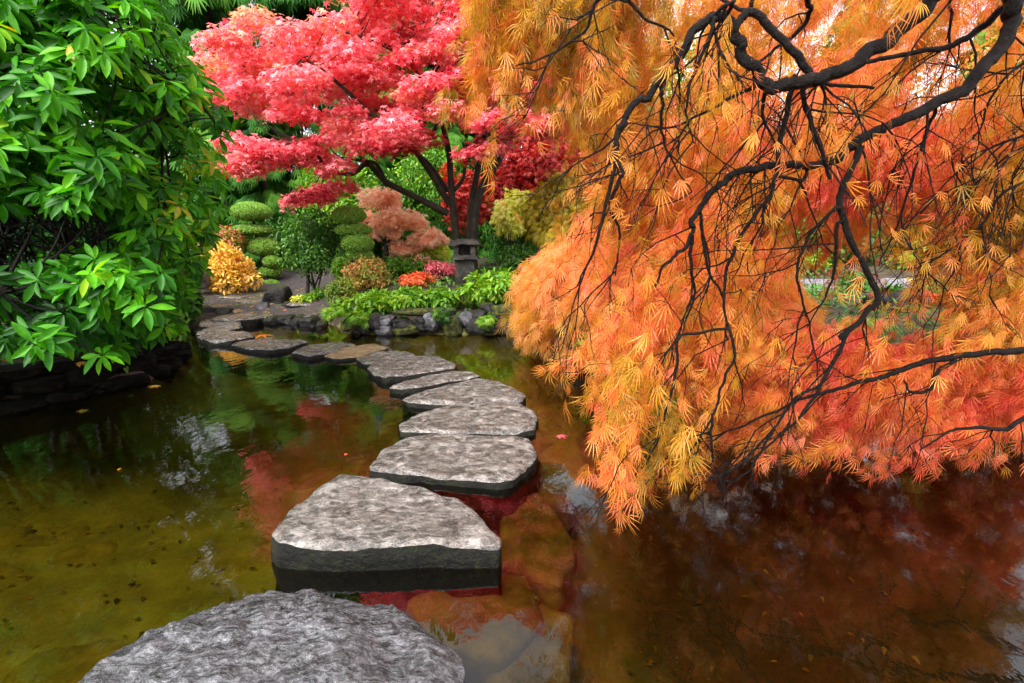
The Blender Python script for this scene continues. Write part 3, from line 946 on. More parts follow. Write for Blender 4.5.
bush('bright_bush', 'mid green bush behind the red maple trunks and peach maple', 'bush', 430, 190, 17.5, 44, 44, 6000, T_OVATE, 0.13, 'lf_bright', lumps=26, lump_r=0.33, tone_off=-0.25)
bush('hedge_bush', 'dark green bush behind the lantern and right trunk of the red maple', 'bush', 515, 225, 16.5, 34, 46, 4500, T_OVATE, 0.12, 'lf_green', lumps=20, tone_off=-0.1)
bush('green_bush', 'green bush filling the gap left of the rear clipped pine', 'bush', 280, 250, 15.5, 30, 36, 4000, T_OVATE, 0.11, 'lf_green', tone_off=0.05)
bush('spirea', 'low shrub of mixed yellow green and pink leaves below the rear clipped pine', 'shrub', 366, 277, 10.2, 27, 18, 3000, T_OVATE, 0.065, 'lf_mix', lumps=20, lump_r=0.35, tone_off=0.0)
bush('spirea', 'low shrub of yellow green leaves right of the dark thin trunked shrub', 'shrub', 341, 292, 9.5, 18, 16, 1800, T_OVATE, 0.06, 'lf_mix', lumps=16, tone_off=-0.25)
bush('fire_shrub', 'low flame red mound shrub left of the stone lantern', 'shrub', 415, 281, 9.6, 21, 8, 1800, T_OVATE, 0.055, 'lf_fire', lumps=14, flat=True)
bush('azalea', 'pink azalea mound directly beside the stone lantern', 'shrub', 440, 270, 10.4, 17, 9, 1900, T_OVATE, 0.055, 'lf_pink', lumps=14, flat=True)
bush('lime_shrub', 'small lime green shrub above the pink azalea', 'shrub', 437, 254, 12.5, 15, 12, 1500, T_OVATE, 0.08, 'lf_lime', tone_off=-0.3)
bush('leafy_plant', 'bright green broad leaved clump at the left of the far bank bed', 'plant', 374, 304, 8.5, 22, 12, 1000, T_OVATE, 0.11, 'lf_bright', lumps=14, flat=True, sm=True)
bush('leafy_plant', 'bright green broad leaved clump in the middle of the far bank bed', 'plant', 410, 301, 8.6, 24, 12, 1100, T_OVATE, 0.11, 'lf_bright', lumps=14, flat=True, sm=True)
bush('leafy_plant', 'bright green broad leaved clump in front of the lantern foot', 'plant', 443, 300, 8.5, 18, 11, 800, T_OVATE, 0.11, 'lf_bright', lumps=12, flat=True, sm=True, tone_off=-0.2)
bush('leafy_shrub', 'bright green leafy shrub right of the lantern above the mossy boulder', 'shrub', 493, 290, 8.5, 33, 18, 1900, T_OVATE, 0.12, 'lf_bright', lumps=18, sm=True)
bush('fern_clump', 'pale green ferny clump spilling over the inlet corner', 'plant', 338, 314, 8.9, 14, 10, 900, T_SPRAY, 0.16, 'lf_bright', lumps=10, droop=0.7)
bush('fern_clump', 'dark green ferny clump below the dark thin trunked shrub', 'plant', 330, 298, 10.2, 16, 11, 900, T_SPRAY, 0.16, 'lf_green', lumps=10, droop=0.5)
bush('lime_maple', 'pale lemon yellow shrub behind the orange weeping mound', 'shrub', 512, 218, 13.5, 20, 24, 2600, T_MAPLE, 0.12, 'lf_lime', lumps=16, tone_off=0.15)
bush('gold_mound', 'olive gold weeping mound behind the orange weeping maple', 'shrub', 572, 222, 10.5, 44, 42, 9000, T_SPRAY, 0.16, 'lf_olive', lumps=26, lump_r=0.34, droop=0.9)
bush('dark_red_maple', 'dark crimson small maple behind the right trunk of the red maple', 'tree', 545, 185, 15.5, 58, 52, 9000, T_MAPLE, 0.13, 'lf_darkred', lumps=34, lump_r=0.28, bark='bark')
bush('crimson_shrub', 'scarlet shrub seen between and behind the red maple trunks', 'shrub', 462, 205, 15.0, 26, 34, 2800, T_MAPLE, 0.12, 'lf_darkred', lumps=22, lump_r=0.25, tone_off=0.2)
bush('green_mass', 'green shrub to the right of the dark crimson maple', 'bush', 640, 130, 17.0, 56, 105, 8000, T_OVATE, 0.13, 'lf_bright', tone_off=-0.2)
bush('dark_shrub', 'low dark green shrub filling in right of the stone lantern', 'shrub', 522, 264, 11.2, 26, 18, 2200, T_OVATE, 0.09, 'lf_green', lumps=16)
bush('green_bush', 'light green shrub between the peach maple and the lantern', 'shrub', 405, 268, 11.6, 34, 12, 2000, T_OVATE, 0.09, 'lf_bright', lumps=16, tone_off=-0.25)
for i, (px, py, Y, hw, hh, m, lb) in enumerate([
        (700, 245, 13, 55, 40, 'lf_bright', 'green shrub across the pale path behind the blue lantern'),
        (830, 235, 13, 60, 40, 'lf_green', 'dark green shrub across the pale path behind the hanging branch'),
        (950, 230, 13, 60, 46, 'lf_bright', 'light green shrub across the pale path behind the drooping right branches'),
        (900, 115, 16, 120, 130, 'lf_apricot', 'tall apricot coloured maple far behind the big hanging branch'),
        (1050, 180, 15, 90, 70, 'lf_green', 'dark green shrub beyond the right edge foliage'),
        (725, 95, 17, 80, 115, 'lf_yellow', 'golden shrub far behind the arching branch')]):
    bush('far_shrub', lb, 'shrub', px, py, Y, hw, hh, 4000, T_OVATE, 0.14, m, group='shrubs across the path', lumps=20, lump_r=0.36)
bush('leafy_shrub', 'green leafy shrub at the water edge between the rhododendron and the slab steps', 'shrub', 188, 300, 8.3, 13, 26, 1500, T_OVATE, 0.1, 'lf_green', lumps=16, sm=True, tone_off=0.15)
bush('leafy_plant', 'low green plant at the foot of the thin trunked shrub', 'plant', 318, 297, 10.0, 14, 6, 500, T_OVATE, 0.07, 'lf_bright', lumps=8, flat=True)
bush('leafy_plant', 'yellowish low plant between big boulder and thin trunked shrub', 'plant', 299, 301, 9.9, 8, 5, 300, T_OVATE, 0.06, 'lf_lime', lumps=8, flat=True)
bush('leafy_plant', 'green plant in front of the lower pads of the rear cloud pruned tree', 'plant', 345, 272, 10.6, 12, 12, 700, T_OVATE, 0.07, 'lf_bright', lumps=10, tone_off=-0.2)
bush('fern_clump', 'small fern hanging over the dark wet rocks under the leafy shrub', 'plant', 487, 320, 7.55, 9, 6, 220, T_SPRAY, 0.12, 'lf_bright', lumps=8, droop=0.9, nst=0)
bush('fern_clump', 'small fern beside the reddish dark rock of the far bank', 'plant', 442, 314, 7.6, 9, 5, 220, T_SPRAY, 0.12, 'lf_green', lumps=8, droop=0.9, nst=0)
bush('fern_clump', 'pale fern hanging over the low mossy rock at the left of the far bank', 'plant', 358, 317, 7.6, 12, 6, 300, T_SPRAY, 0.13, 'lf_bright', lumps=8, droop=0.9, nst=0)
for i, (px, py, Y, m, lb) in enumerate([
        (813, 262, 11.4, 'lf_bright', 'small bright green plant at the far edge of the pale path'),
        (905, 262, 11.4, 'lf_bright', 'bright green plant at the far edge of the path by the right branches'),
        (850, 283, 8.6, 'lf_green', 'dark green plant at the near edge of the pale path below the hanging branch'),
        (760, 285, 8.8, 'lf_bright', 'light green plant at the near edge of the pale path left of the blue lantern'),
        (930, 282, 8.6, 'lf_mix', 'yellowish plant at the near edge of the path below the right branches'),
        (893, 297, 6.9, 'lf_green', 'small dark green plant on top of the dark rocks'),
        (800, 303, 7.0, 'lf_bright', 'low green plant beside the blue lantern'),
        (930, 303, 6.6, 'lf_fire', 'small scarlet plant right of the mossy brown rock'),
        (600, 340, 5.2, 'lf_bright', 'low yellow green plant at the foot of the weeping mound')]):
    bush('low_plant', lb, 'plant', px, py, Y, 18, 9, 500, T_OVATE, 0.09, m, lumps=8, flat=True)

def grass_tuft(loc, n, h, lean, label):
    root = thing('grass_tuft', label, 'grass', loc)
    V, Fq, val = [], [], []
    for i in range(n):
        b = np.array(loc) + np.array([rng.normal(0, 0.07), rng.normal(0, 0.07), -0.02])
        a = rng.uniform(0, 2 * math.pi)
        d = np.array([math.cos(a), math.sin(a), 0]) * rng.uniform(0.3, 0.9) + np.array(lean)
        L = h * rng.uniform(0.6, 1.2)
        prev = None
        sd_ = norm(np.cross(d, [0, 0, 1.0])) * 0.004
        for k in range(6):
            t = k / 5
            p = b + d * L * t + np.array([0, 0, 1]) * L * (1.2 * t - 1.35 * t * t)
            w = sd_ * (1 - t * 0.9)
            V += [p - w, p + w]
            m = len(V)
            if k:
                Fq.append((m - 4, m - 3, m - 1, m - 2))
                val.append(rng.random())
    part('blades', V, np.array(Fq), M['lf_grass'], root, val=val)
p = at(858, 325, 5.6)
grass_tuft((p.x, p.y, hz(p.x, p.y)), 420, 0.45, (0.15, -0.3, 0), 'arching pale green grass tuft below the mossy brown rock, seen through orange leaves')

# clipped pines (cloud pruned)
def cloud_tree(label, pads, ox, oy, sc, Y, trunk_px):
    base = at(*trunk_px[0], Y)
    g = hz(base.x, Y)
    root = thing('cloud_pruned_tree', label, 'tree', (base.x, Y, g), 'cloud pruned evergreens')
    tb = Tubes()
    pts = [np.array((base.x, Y, g - 0.05))] + [np.array(at(x, y, Y)) for x, y in trunk_px[1:]]
    tb.add(catmull(pts, 5), 0.08, 0.03, 8)
    tb.build('trunk', M['bark'], root)
    for i, (x, y, hw, hh) in enumerate(pads):
        yy = Y + (0.0 if i % 2 == 0 else 0.15)
        c = at(ox + x / sc, oy + y / sc, yy)
        s = yy / 500 / sc
        r = np.array([hw * s, hw * s, hh * s * 0.93])
        d = ICO3[0].copy()
        d[:, 2] = np.where(d[:, 2] < 0, d[:, 2] * 0.75, d[:, 2])
        V = np.array([np.array(c) + v * r * (0.97 + 0.06 * fbm(v * 2.2 + i, 3)) for v in d])
        o = part('clipped_pad', V, ICO3[1], M['inner_green'], root, smooth_shade=True)
        n = int(6500 * (hw / 50) * (hh / 35)) + 700
        u = rand_dir(n)
        u2 = u.copy()
        u2[:, 2] = np.where(u2[:, 2] < 0, u2[:, 2] * 0.75, u2[:, 2])
        P = np.array(c) + u2 * r * (0.985 + 0.03 * rng.random((n, 1)))
        D = norm(0.45 * u + 1.0 * rand_dir(n) + np.array([0, 0, 0.3]))
        V2, F2, v2 = scatter(T_OVATE, P, D, norm(u + 0.5 * rand_dir(n)), 0.034 * rng.uniform(0.7, 1.3, n), 0.5 + rng.normal(0, 0.2, n))
        f = mesh_obj('needles', V2 - np.array(root.location), F2, M['lf_box'], o, val=v2)
cloud_tree('tall cloud pruned evergreen of seven rounded green pads behind the golden shrub', [(287, 172, 72, 42), (292, 244, 78, 25), (252, 288, 36, 18), (335, 312, 58, 45), (368, 370, 30, 26), (362, 412, 42, 28), (362, 468, 47, 28)],
           180, 170, 4.02, 13.6, [(268, 296), (266, 270), (258, 240), (252, 215)])
cloud_tree('cloud pruned evergreen of five rounded green pads left of the peach maple', [(680, 185, 61, 38), (698, 243, 68, 26), (715, 298, 59, 42), (722, 340, 50, 24), (650, 392, 34, 40)],
           180, 170, 4.02, 11.1, [(358, 285), (358, 262), (356, 235), (350, 216)])

# stone lantern
def box_v(c, sx, sy, sz, top=1.0, rough=0.0, seed=0, n=6):
    """subdivided box, optional taper at the top, a little worn"""
    V, Fq = [], []
    lin = np.linspace(-1, 1, n)
    def face(fn):
        b = len(V)
        for a in lin:
            for e in lin:
                V.append(fn(a, e))
        for i in range(n - 1):
            for j in range(n - 1):
                Fq.append((b + i * n + j, b + i * n + j + 1, b + (i + 1) * n + j + 1, b + (i + 1) * n + j))
    face(lambda a, e: (a, e, 1)); face(lambda a, e: (e, a, -1))
    face(lambda a, e: (1, a, e)); face(lambda a, e: (-1, e, a))
    face(lambda a, e: (e, 1, a)); face(lambda a, e: (a, -1, e))
    V = np.array(V, float)
    k = 1 + (top - 1) * (V[:, 2:] + 1) / 2
    V = np.concatenate([V[:, :2] * k, V[:, 2:]], 1) * np.array([sx, sy, sz]) / 2
    if rough:
        V = np.array([v + rough * np.array([fbm(v * 9 + seed, 4), fbm(v * 9 + seed + 7, 4), fbm(v * 9 + seed + 13, 4)]) for v in V])
    return V + np.array(c), np.array(Fq)

Lp = at(466, 279, 9.6)
lz = Lp.z
root = thing('stone_lantern', 'weathered dark stone lantern with two slab roofs at the foot of the red maple', 'lantern', (Lp.x, Lp.y, lz - 0.02))
LX, LY = Lp.x, Lp.y
V, Fq = box_v((LX, LY, lz + 0.17), 0.36, 0.34, 0.4, 0.95, 0.02, 1); part('base', V, Fq, M['lantern'], root)
V, Fq = box_v((LX, LY, lz + 0.41), 0.5, 0.46, 0.08, 0.9, 0.02, 2); part('platform', V, Fq, M['lantern'], root)
for sx in (-1, 1):
    for sy in (-1, 1):
        V, Fq = box_v((LX + sx * 0.16, LY + sy * 0.14, lz + 0.54), 0.09, 0.09, 0.19, 1, 0.01, 3 + sx); part('post', V, Fq, M['lantern'], root)
V, Fq = box_v((LX, LY + 0.1, lz + 0.54), 0.3, 0.05, 0.18, 1, 0.006, 3); part('back_panel', V, Fq, M['lantern'], root)
V, Fq = box_v((LX, LY, lz + 0.675), 0.56, 0.5, 0.08, 0.86, 0.035, 4); part('roof', V, Fq, M['lantern'], root)
V, Fq = box_v((LX, LY, lz + 0.725), 0.42, 0.38, 0.04, 0.7, 0.02, 5); part('cap', V, Fq, M['lantern'], root)
# small bluish lantern on the right bank
q = at(783, 300, 7.6)
bz = hz(q.x, q.y)
root = thing('garden_lantern', 'small purple blue round capped stone lantern seen through orange leaves', 'lantern', (q.x, q.y, bz))
def lathe(c, prof, n=24):
    V, Fq = [], []
    for r, z in prof:
        for i in range(n):
            a = 2 * math.pi * i / n
            V.append((c[0] + r * math.cos(a), c[1] + r * math.sin(a), c[2] + z))
    for k in range(len(prof) - 1):
        for i in range(n):
            Fq.append((k * n + i, k * n + (i + 1) % n, (k + 1) * n + (i + 1) % n, (k + 1) * n + i))
    return np.array(V), np.array(Fq)
top_z = at(783, 271, 7.6).z
hb = top_z - bz
V, Fq = lathe((q.x, q.y, bz - 0.05), [(0.0, 0), (0.19, 0), (0.2, 0.1), (0.17, hb * 0.5), (0.13, hb * 0.55)]); part('base', V, Fq, M['lantern_blue'], root, smooth_shade=True)
V, Fq = lathe((q.x, q.y, bz), [(0.1, hb * 0.45), (0.09, hb * 0.72)]); part('shaft', V, Fq, M['lantern_blue'], root, smooth_shade=True)
V, Fq = lathe((q.x, q.y, bz), [(0.0, hb * 0.68), (0.16, hb * 0.7), (0.17, hb * 0.76), (0.12, hb * 0.92), (0.05, hb), (0.0, hb * 1.01)]); part('cap', V, Fq, M['lantern_blue'], root, smooth_shade=True)

# ------------------------------------------------------------------ peach maple
c = at(400, 226, 12.3)
root = thing('peach_maple', 'small peach pink maple with an open crown behind the lantern garden', 'tree', (at(385, 262, 12.3).x, 12.3, hz(at(385, 262, 12.3).x, 12.3)))
Ps, Ns, ts = [], [], []
for (px, py, hw, hh) in [(378, 205, 24, 14), (400, 222, 26, 14), (425, 240, 20, 10), (385, 232, 22, 10), (404, 250, 24, 8), (365, 222, 14, 10), (418, 262, 22, 7)]:
    P, N, t = crown_points(at(px, py, 12.3 + rng.normal(0, 0.3)), (hw * 12.3 / 500, hw * 12.3 / 500, hh * 12.3 / 500), 1000, 16, 0.34, 0.1)
    Ps.append(P); Ns.append(N); ts.append(t)
foliage('crown', root, np.concatenate(Ps), np.concatenate(Ns), np.concatenate(ts), T_MAPLE, 0.11, M['lf_peach'])
tb = Tubes()
b = np.array(root.location)
for e in [(400, 220), (380, 208), (422, 240), (366, 222), (404, 250)]:
    tb.add(catmull([b, np.array(at(386, 246, 12.3)) + rng.normal(0, 0.03, 3), np.array(at(*e, 12.3))], 6), 0.06, 0.015, 6)
tb.build('trunk', M['bark'], root)

# ------------------------------------------------------------------ conifers and the wood behind
def conifer(label, X, Y, h, r, n, size, mat='lf_fir', trunk_r=0.22, base=0.06):
    g = hz(X, Y)
    root = thing('conifer', label, 'tree', (X, Y, g), 'tall evergreens behind the garden')
    tb = Tubes()
    tb.add(np.linspace((X, Y, g - 0.1), (X + rng.normal(0, .2), Y, g + h), 10), trunk_r, 0.02, 8)
    tb.build('trunk', M['bark_fir'], root)
    nb = int(h * 11)
    hts = base + (1 - base) * rng.random(nb) ** 1.1
    ang = rng.uniform(0, 2 * np.pi, nb)
    ln = r * (1 - hts) ** 0.75 * rng.uniform(0.6, 1.1, nb) + 0.25
    k = rng.integers(0, nb, n)
    t = rng.random(n) ** 0.6
    out = np.stack([np.cos(ang[k]), np.sin(ang[k]), np.zeros(n)], 1)
    side = np.stack([-np.sin(ang[k]), np.cos(ang[k]), np.zeros(n)], 1)
    P = np.array((X, Y, g)) + out * (ln[k] * t)[:, None] + side * (rng.normal(0, 0.16, n) * ln[k] * t)[:, None]
    P[:, 2] += h * hts[k] - 0.35 * ln[k] * t ** 2 - rng.random(n) * 0.35
    D = norm(out * 0.6 + np.array([0, 0, -0.75]) + rand_dir(n) * 0.35)
    Nn = norm(out + np.array([0, 0, 0.7]) + rand_dir(n) * 0.3)
    tone = 0.45 + rng.normal(0, 0.15, nb)[k] + rng.normal(0, 0.12, n) + 0.15 * t
    V, Fq, v = scatter(T_SPRAY, P, D, Nn, size * rng.uniform(0.7, 1.3, n), tone)
    part('crown', V, Fq, M[mat], root, val=v)
    return root
for (X, Y, h, r, n, lb) in [
        (-9.6, 17.5, 14.5, 3.2, 9000, 'weeping dark evergreen rising just above the rhododendron'),
        (-6.6, 18.5, 15, 3.2, 9000, 'tall dark evergreen behind the taller cloud pruned tree'),
        (-3.2, 20, 16, 3.4, 9000, 'tall evergreen behind the upper crown of the red maple'),
        (0.6, 20.5, 15, 3.4, 8000, 'tall evergreen behind the trunks of the red maple'),
        (4.2, 21, 8.5, 3.0, 7000, 'tall evergreen behind the dark crimson maple'),
        (8.0, 21, 9, 3.0, 6000, 'tall evergreen hidden behind the arching orange branches'),
        (12.5, 20, 9.5, 3.0, 6000, 'tall evergreen behind the orange leaves beside the right edge'),
        (17, 19, 9.5, 3.0, 5000, 'outermost tall evergreen beyond the drooping right branches'),
        (-14, 17, 15, 3.5, 6000, 'tall evergreen hidden behind the rhododendron'),
        (-10.2, 9.6, 9, 2.6, 9000, 'nearest evergreen just behind the rhododendron on the left bank'),
        (-4.9, 22.5, 17, 3.4, 8000, 'tall evergreen in the second row behind the left crown of the red maple'),
        (-1.3, 23, 17.5, 3.4, 8000, 'tall evergreen in the second row behind the right crown of the red maple'),
        (-12, 22, 17, 3.5, 6000, 'taller evergreen in the second row behind the rhododendron')]:
    conifer(lb, X, Y, h, r, n, 0.5)
# smaller weeping conifer, dark drooping sprays at 240..300
rt = conifer('narrow weeping evergreen with hanging sprays between the two cloud pruned trees', at(265, 200, 16).x, 16.0, 5.2, 1.5, 6000, 0.32, trunk_r=0.1)

# ------------------------------------------------------------------ red maple
RY = 10.9
gb = hz(at(468, 255, RY).x, RY)
bp = np.array((at(467, 255, RY).x, RY, gb))
root = thing('red_maple', 'spreading japanese maple with rose red leaves and several dark trunks behind the lantern', 'tree', tuple(bp))
def R_(l, y0, y1):
    k = np.linspace(0, 1, len(l))
    return [np.array(at(190 + x / 2.926, y / 2.926, y0 + (y1 - y0) * t)) for (x, y), t in zip(l, k)]
tb = Tubes()
tb.add(catmull([bp + np.array([0.12, 0, -0.1])] + R_([(830, 660), (850, 560), (905, 465), (960, 350), (1000, 260)], RY, RY + 0.2), 6), 0.105, 0.055, 10, 0.08)
tb.add(catmull([bp + np.array([0.05, 0.05, -0.1])] + R_([(820, 640), (842, 500), (880, 370), (900, 250)], RY + .1, RY + 0.5), 6), 0.09, 0.04, 9, 0.08)
tb.add(catmull([bp + np.array([-0.12, 0, -0.1])] + R_([(775, 660), (765, 560), (758, 450), (738, 360), (720, 250)], RY, RY - 0.3), 6), 0.09, 0.04, 9, 0.08)
tb.build('trunk', M['bark'], root)
limbs = [([(755, 625), (650, 572), (570, 530), (520, 480), (470, 510), (400, 490), (370, 450), (330, 420)], RY, RY - 1.2, 0.075, 0.02),
         ([(760, 600), (700, 500), (640, 420), (590, 372), (540, 340), (440, 250), (380, 200), (330, 170)], RY, RY - 1.8, 0.07, 0.018),
         ([(755, 560), (700, 480), (650, 440), (620, 380)], RY, RY - 0.5, 0.05, 0.015),
         ([(770, 560), (800, 520), (810, 440), (840, 420)], RY, RY - .5, 0.05, 0.015),
         ([(730, 350), (690, 420), (680, 330), (690, 250)], RY - .3, RY - .9, 0.05, 0.015),
         ([(570, 530), (545, 480), (500, 470), (440, 460)], RY - .5, RY - 1.2, 0.05, 0.012),
         ([(738, 360), (700, 250), (600, 150), (480, 100), (300, 60)], RY - .3, RY - 1.5, 0.08, 0.015),
         ([(880, 370), (830, 260), (780, 150), (700, 60)], RY + .5, RY + .3, 0.07, 0.02)]
for l, y0, y1, r0, r1 in limbs:
    t2 = Tubes()
    t2.add(catmull(R_(l, y0, y1), 6), r0, r1, 7, 0.08)
    t2.build('limb', M['bark'], root)
REDP = [(196, 62), (204, 50), (205, 30), (206, 8), (250, 10), (300, 24), (318, -10), (325, -70), (620, -70), (575, 90), (548, 140), (520, 130), (492, 150), (470, 158), (440, 138), (420, 158),
        (405, 148), (372, 156), (352, 150), (338, 160), (320, 195), (284, 198), (288, 182), (306, 166), (292, 150), (270, 158), (250, 152), (238, 130), (222, 118), (205, 88)]
RED2 = [(216, 138), (246, 140), (268, 146), (282, 160), (262, 166), (250, 185), (236, 176), (222, 168)]
HOLES = [[(228, 20), (262, 28), (285, 40), (250, 58), (224, 40)], [(240, 118), (262, 120), (262, 132), (240, 132)]]
c = np.concatenate([sample_poly([(x + (14 if x < 330 else 0), y) for x, y in REDP], 300, HOLES), sample_poly(RED2, 14)])
dep = rng.uniform(8.4, 11.8, len(c))
dep[-14:] = rng.uniform(8.2, 9.0, 14)
edge = c[:, 1] > 120
dep[edge] = np.minimum(dep[edge], 10.6)
PC = at_np(c[:, 0], c[:, 1], dep)
Pl, Nl, tl = [], [], []
for i, p in enumerate(PC):
    rr = rng.uniform(0.18, 0.45)
    n = int(290 * (rr / 0.35) ** 2)
    if i >= 300:
        rr, n = 0.2, 150
    a = rng.uniform(0, 2 * np.pi, n)
    rad = rr * np.sqrt(rng.random(n))
    slope = np.array([-0.18, -0.1])
    dx, dy = rad * np.cos(a) * 1.25, rad * np.sin(a)
    z = p[2] - 0.25 * rad ** 2 / rr + rng.normal(0, 0.06, n) + 0.12 * dx
    Pl.append(np.stack([p[0] + dx, p[1] + dy, z], 1))
    Nl.append(np.tile([[0, -0.2, 1.0]], (n, 1)) + 0.6 * rand_dir(n) + np.stack([np.cos(a), np.sin(a), 0 * a], 1) * (rad / rr)[:, None] * 0.5)
    base = 0.6 + rng.normal(0, 0.2) + 0.0016 * (c[i, 0] - 380) * -0.2
    if c[i, 1] > 125 or c[i, 0] > 490:
        base -= 0.2
    tl.append(base + rng.normal(0, 0.2, n))
P, N, t = np.concatenate(Pl), norm(np.concatenate(Nl)), np.concatenate(tl)
n = len(P)
D = norm(np.stack([rng.normal(0, 1, n), rng.normal(-0.3, 1, n), rng.normal(-0.45, 0.3, n)], 1))
V, Fq, v = scatter(T_MAPLE, P, D, N, 0.082 * rng.uniform(0.6, 1.3, n), t)
part('crown', V, Fq, M['lf_red'], root, val=v)
# fine twigs through the crown
tb = Tubes()
ends = np.concatenate([np.array(R_(l, y0, y1))[2:] for l, y0, y1, _, _ in limbs])
for i in rng.choice(len(PC), 150, replace=False):
    e = PC[i]
    b = ends[np.argmin(np.linalg.norm(ends - e, axis=1))]
    m = (b + e) / 2 + rng.normal(0, 0.08, 3) - np.array([0, 0, 0.06])
    tb.add(catmull([b, m, e], 5), 0.016, 0.004, 4)
tb.build('twigs', M['bark'], root)

# ------------------------------------------------------------------ rhododendron
root = thing('rhododendron', 'big glossy green rhododendron overhanging the left bank', 'shrub', (-4.7, 5.0, hz(-4.7, 5.0)))
RH = [(-260, -260), (140, -260), (152, -60), (160, 0), (172, 30), (192, 62), (205, 85), (222, 112), (228, 140), (222, 160), (226, 192), (212, 225), (206, 258), (198, 285), (192, 305),
      (182, 325), (150, 338), (120, 348), (80, 342), (50, 352), (0, 355), (-260, 365)]
GAP = [(-60, 210), (10, 204), (60, 208), (105, 214), (122, 236), (105, 254), (70, 256), (30, 266), (-10, 275), (-60, 270)]
def front(px, py):
    return 2.9 + 1.35 * np.clip((px - 50) / 180, 0, 1.2) ** 1.7 + 0.7 * np.clip((90 - py) / 250, 0, 1.4) ** 2 + 0.25 * np.sin(px * 0.045) * np.sin(py * 0.05)
def whorls(c, Y, nl, size, tone, mat='lf_rhodo'):
    C = at_np(c[:, 0], c[:, 1], Y)
    n = len(C)
    out = norm(C - np.array([-4.3, 5.2, 1.4]))
    ax = norm(out * 0.8 + np.array([0.05, -0.15, 0.75]) + 0.45 * rand_dir(n))
    Pl, Dl, Nl, Sl, Tl = [], [], [], [], []
    for i in range(n):
        k = rng.integers(nl[0], nl[1] + 1)
        a = ax[i]
        u = norm(np.cross(a, [0.3, 0.5, 0.81]))
        w = np.cross(a, u)
        ph = rng.uniform(0, 6.28)
        for j in range(k):
            an = ph + j * 2.4 + rng.normal(0, 0.15)
            rd = u * math.cos(an) + w * math.sin(an)
            el = rng.normal(-0.05, 0.3)
            d = rd * math.cos(el) + a * math.sin(el) + np.array([0, 0, -0.22])
            Dl.append(d)
            Nl.append(a + 0.25 * rng.normal(size=3))
            Pl.append(C[i] + rd * 0.012 + a * rng.normal(0, 0.015))
            Sl.append(size * rng.uniform(0.7, 1.2))
            Tl.append(tone[i] + rng.normal(0, 0.13))
    return scatter(T_RHODO, np.array(Pl), np.array(Dl), np.array(Nl), np.array(Sl), np.array(Tl)), C
c1 = sample_poly(RH, 1700, [GAP])
Y1 = front(c1[:, 0], c1[:, 1]) + rng.exponential(0.28, len(c1))
c2 = sample_poly(RH, 1200, [GAP])
Y2 = front(c2[:, 0], c2[:, 1]) + 0.4 + rng.random(len(c2)) * 1.3
c3 = np.stack([np.minimum(rng.normal(105, 42, 40), 172 + rng.normal(0, 6, 40)), rng.normal(298, 16, 40)], 1)
Y3 = rng.uniform(2.9, 3.5, 40)
ca, Ya = np.concatenate([c1, c2, c3]), np.concatenate([Y1, Y2, Y3])
tone = 0.4 + 0.2 * np.clip((ca[:, 0] - 60) / 160, 0, 1) + rng.normal(0, 0.17, len(ca)) + np.where(rng.random(len(ca)) < 0.04, 0.2, 0) - 0.14 * np.clip((ca[:, 1] - 230) / 60, 0, 1)
(V, Fq, v), CW = whorls(ca, Ya, (7, 11), 0.122, tone)
ok = V.reshape(-1, len(T_RHODO[0]), 3)[:, :, 2].min(1) > 0.1
keep = np.repeat(ok, len(T_RHODO[1]))
part('foliage', V, Fq[keep], M['lf_rhodo'], root, val=v[keep], smooth_shade=True)
bases = [np.array((-4.7, 5.0, hz(-4.7, 5.0) - 0.1)), np.array((-5.0, 4.6, hz(-5.0, 4.6) - 0.1)), np.array((-4.5, 5.3, hz(-4.5, 5.3) - 0.1))]
mains = []
for k in range(11):
    b = bases[k % 3]
    e = CW[rng.integers(0, len(CW))]
    m = b + (e - b) * 0.5 + np.array([0, 0, 0.35]) + rng.normal(0, 0.12, 3)
    pl = catmull([b, b + np.array([rng.normal(0, .1), rng.normal(0, .1), 0.5]), m, e], 7)
    t2 = Tubes()
    t2.add(pl, 0.055, 0.012, 7, 0.06)
    t2.build('branch', M['bark_wet'], root)
    mains.append(pl[8:])
mains = np.concatenate(mains)
tb = Tubes()
for i in rng.choice(len(CW), 600, replace=False):
    e = CW[i]
    dd = np.linalg.norm(mains - e, axis=1)
    b = mains[np.argsort(dd)[rng.integers(0, 6)]]
    m = (b + e) / 2 + rng.normal(0, 0.06, 3) - np.array([0, 0, 0.05])
    tb.add(catmull([b, m, e], 4), 0.011, 0.004, 4)
gp = sample_poly(GAP, 170)
for g in gp:
    Y = rng.uniform(3.3, 4.6)
    p = np.array(at(g[0], g[1], Y))
    d = norm(np.array([rng.normal(0.5, 0.6), rng.normal(-0.3, 0.4), rng.normal(-0.25, 0.5)]))
    L = rng.uniform(0.25, 0.7)
    tb.add(catmull([p - d * L * .5, p + rng.normal(0, 0.05, 3), p + d * L * .5], 4), 0.009, 0.003, 4)
tb.build('twigs', M['bark_wet'], root)

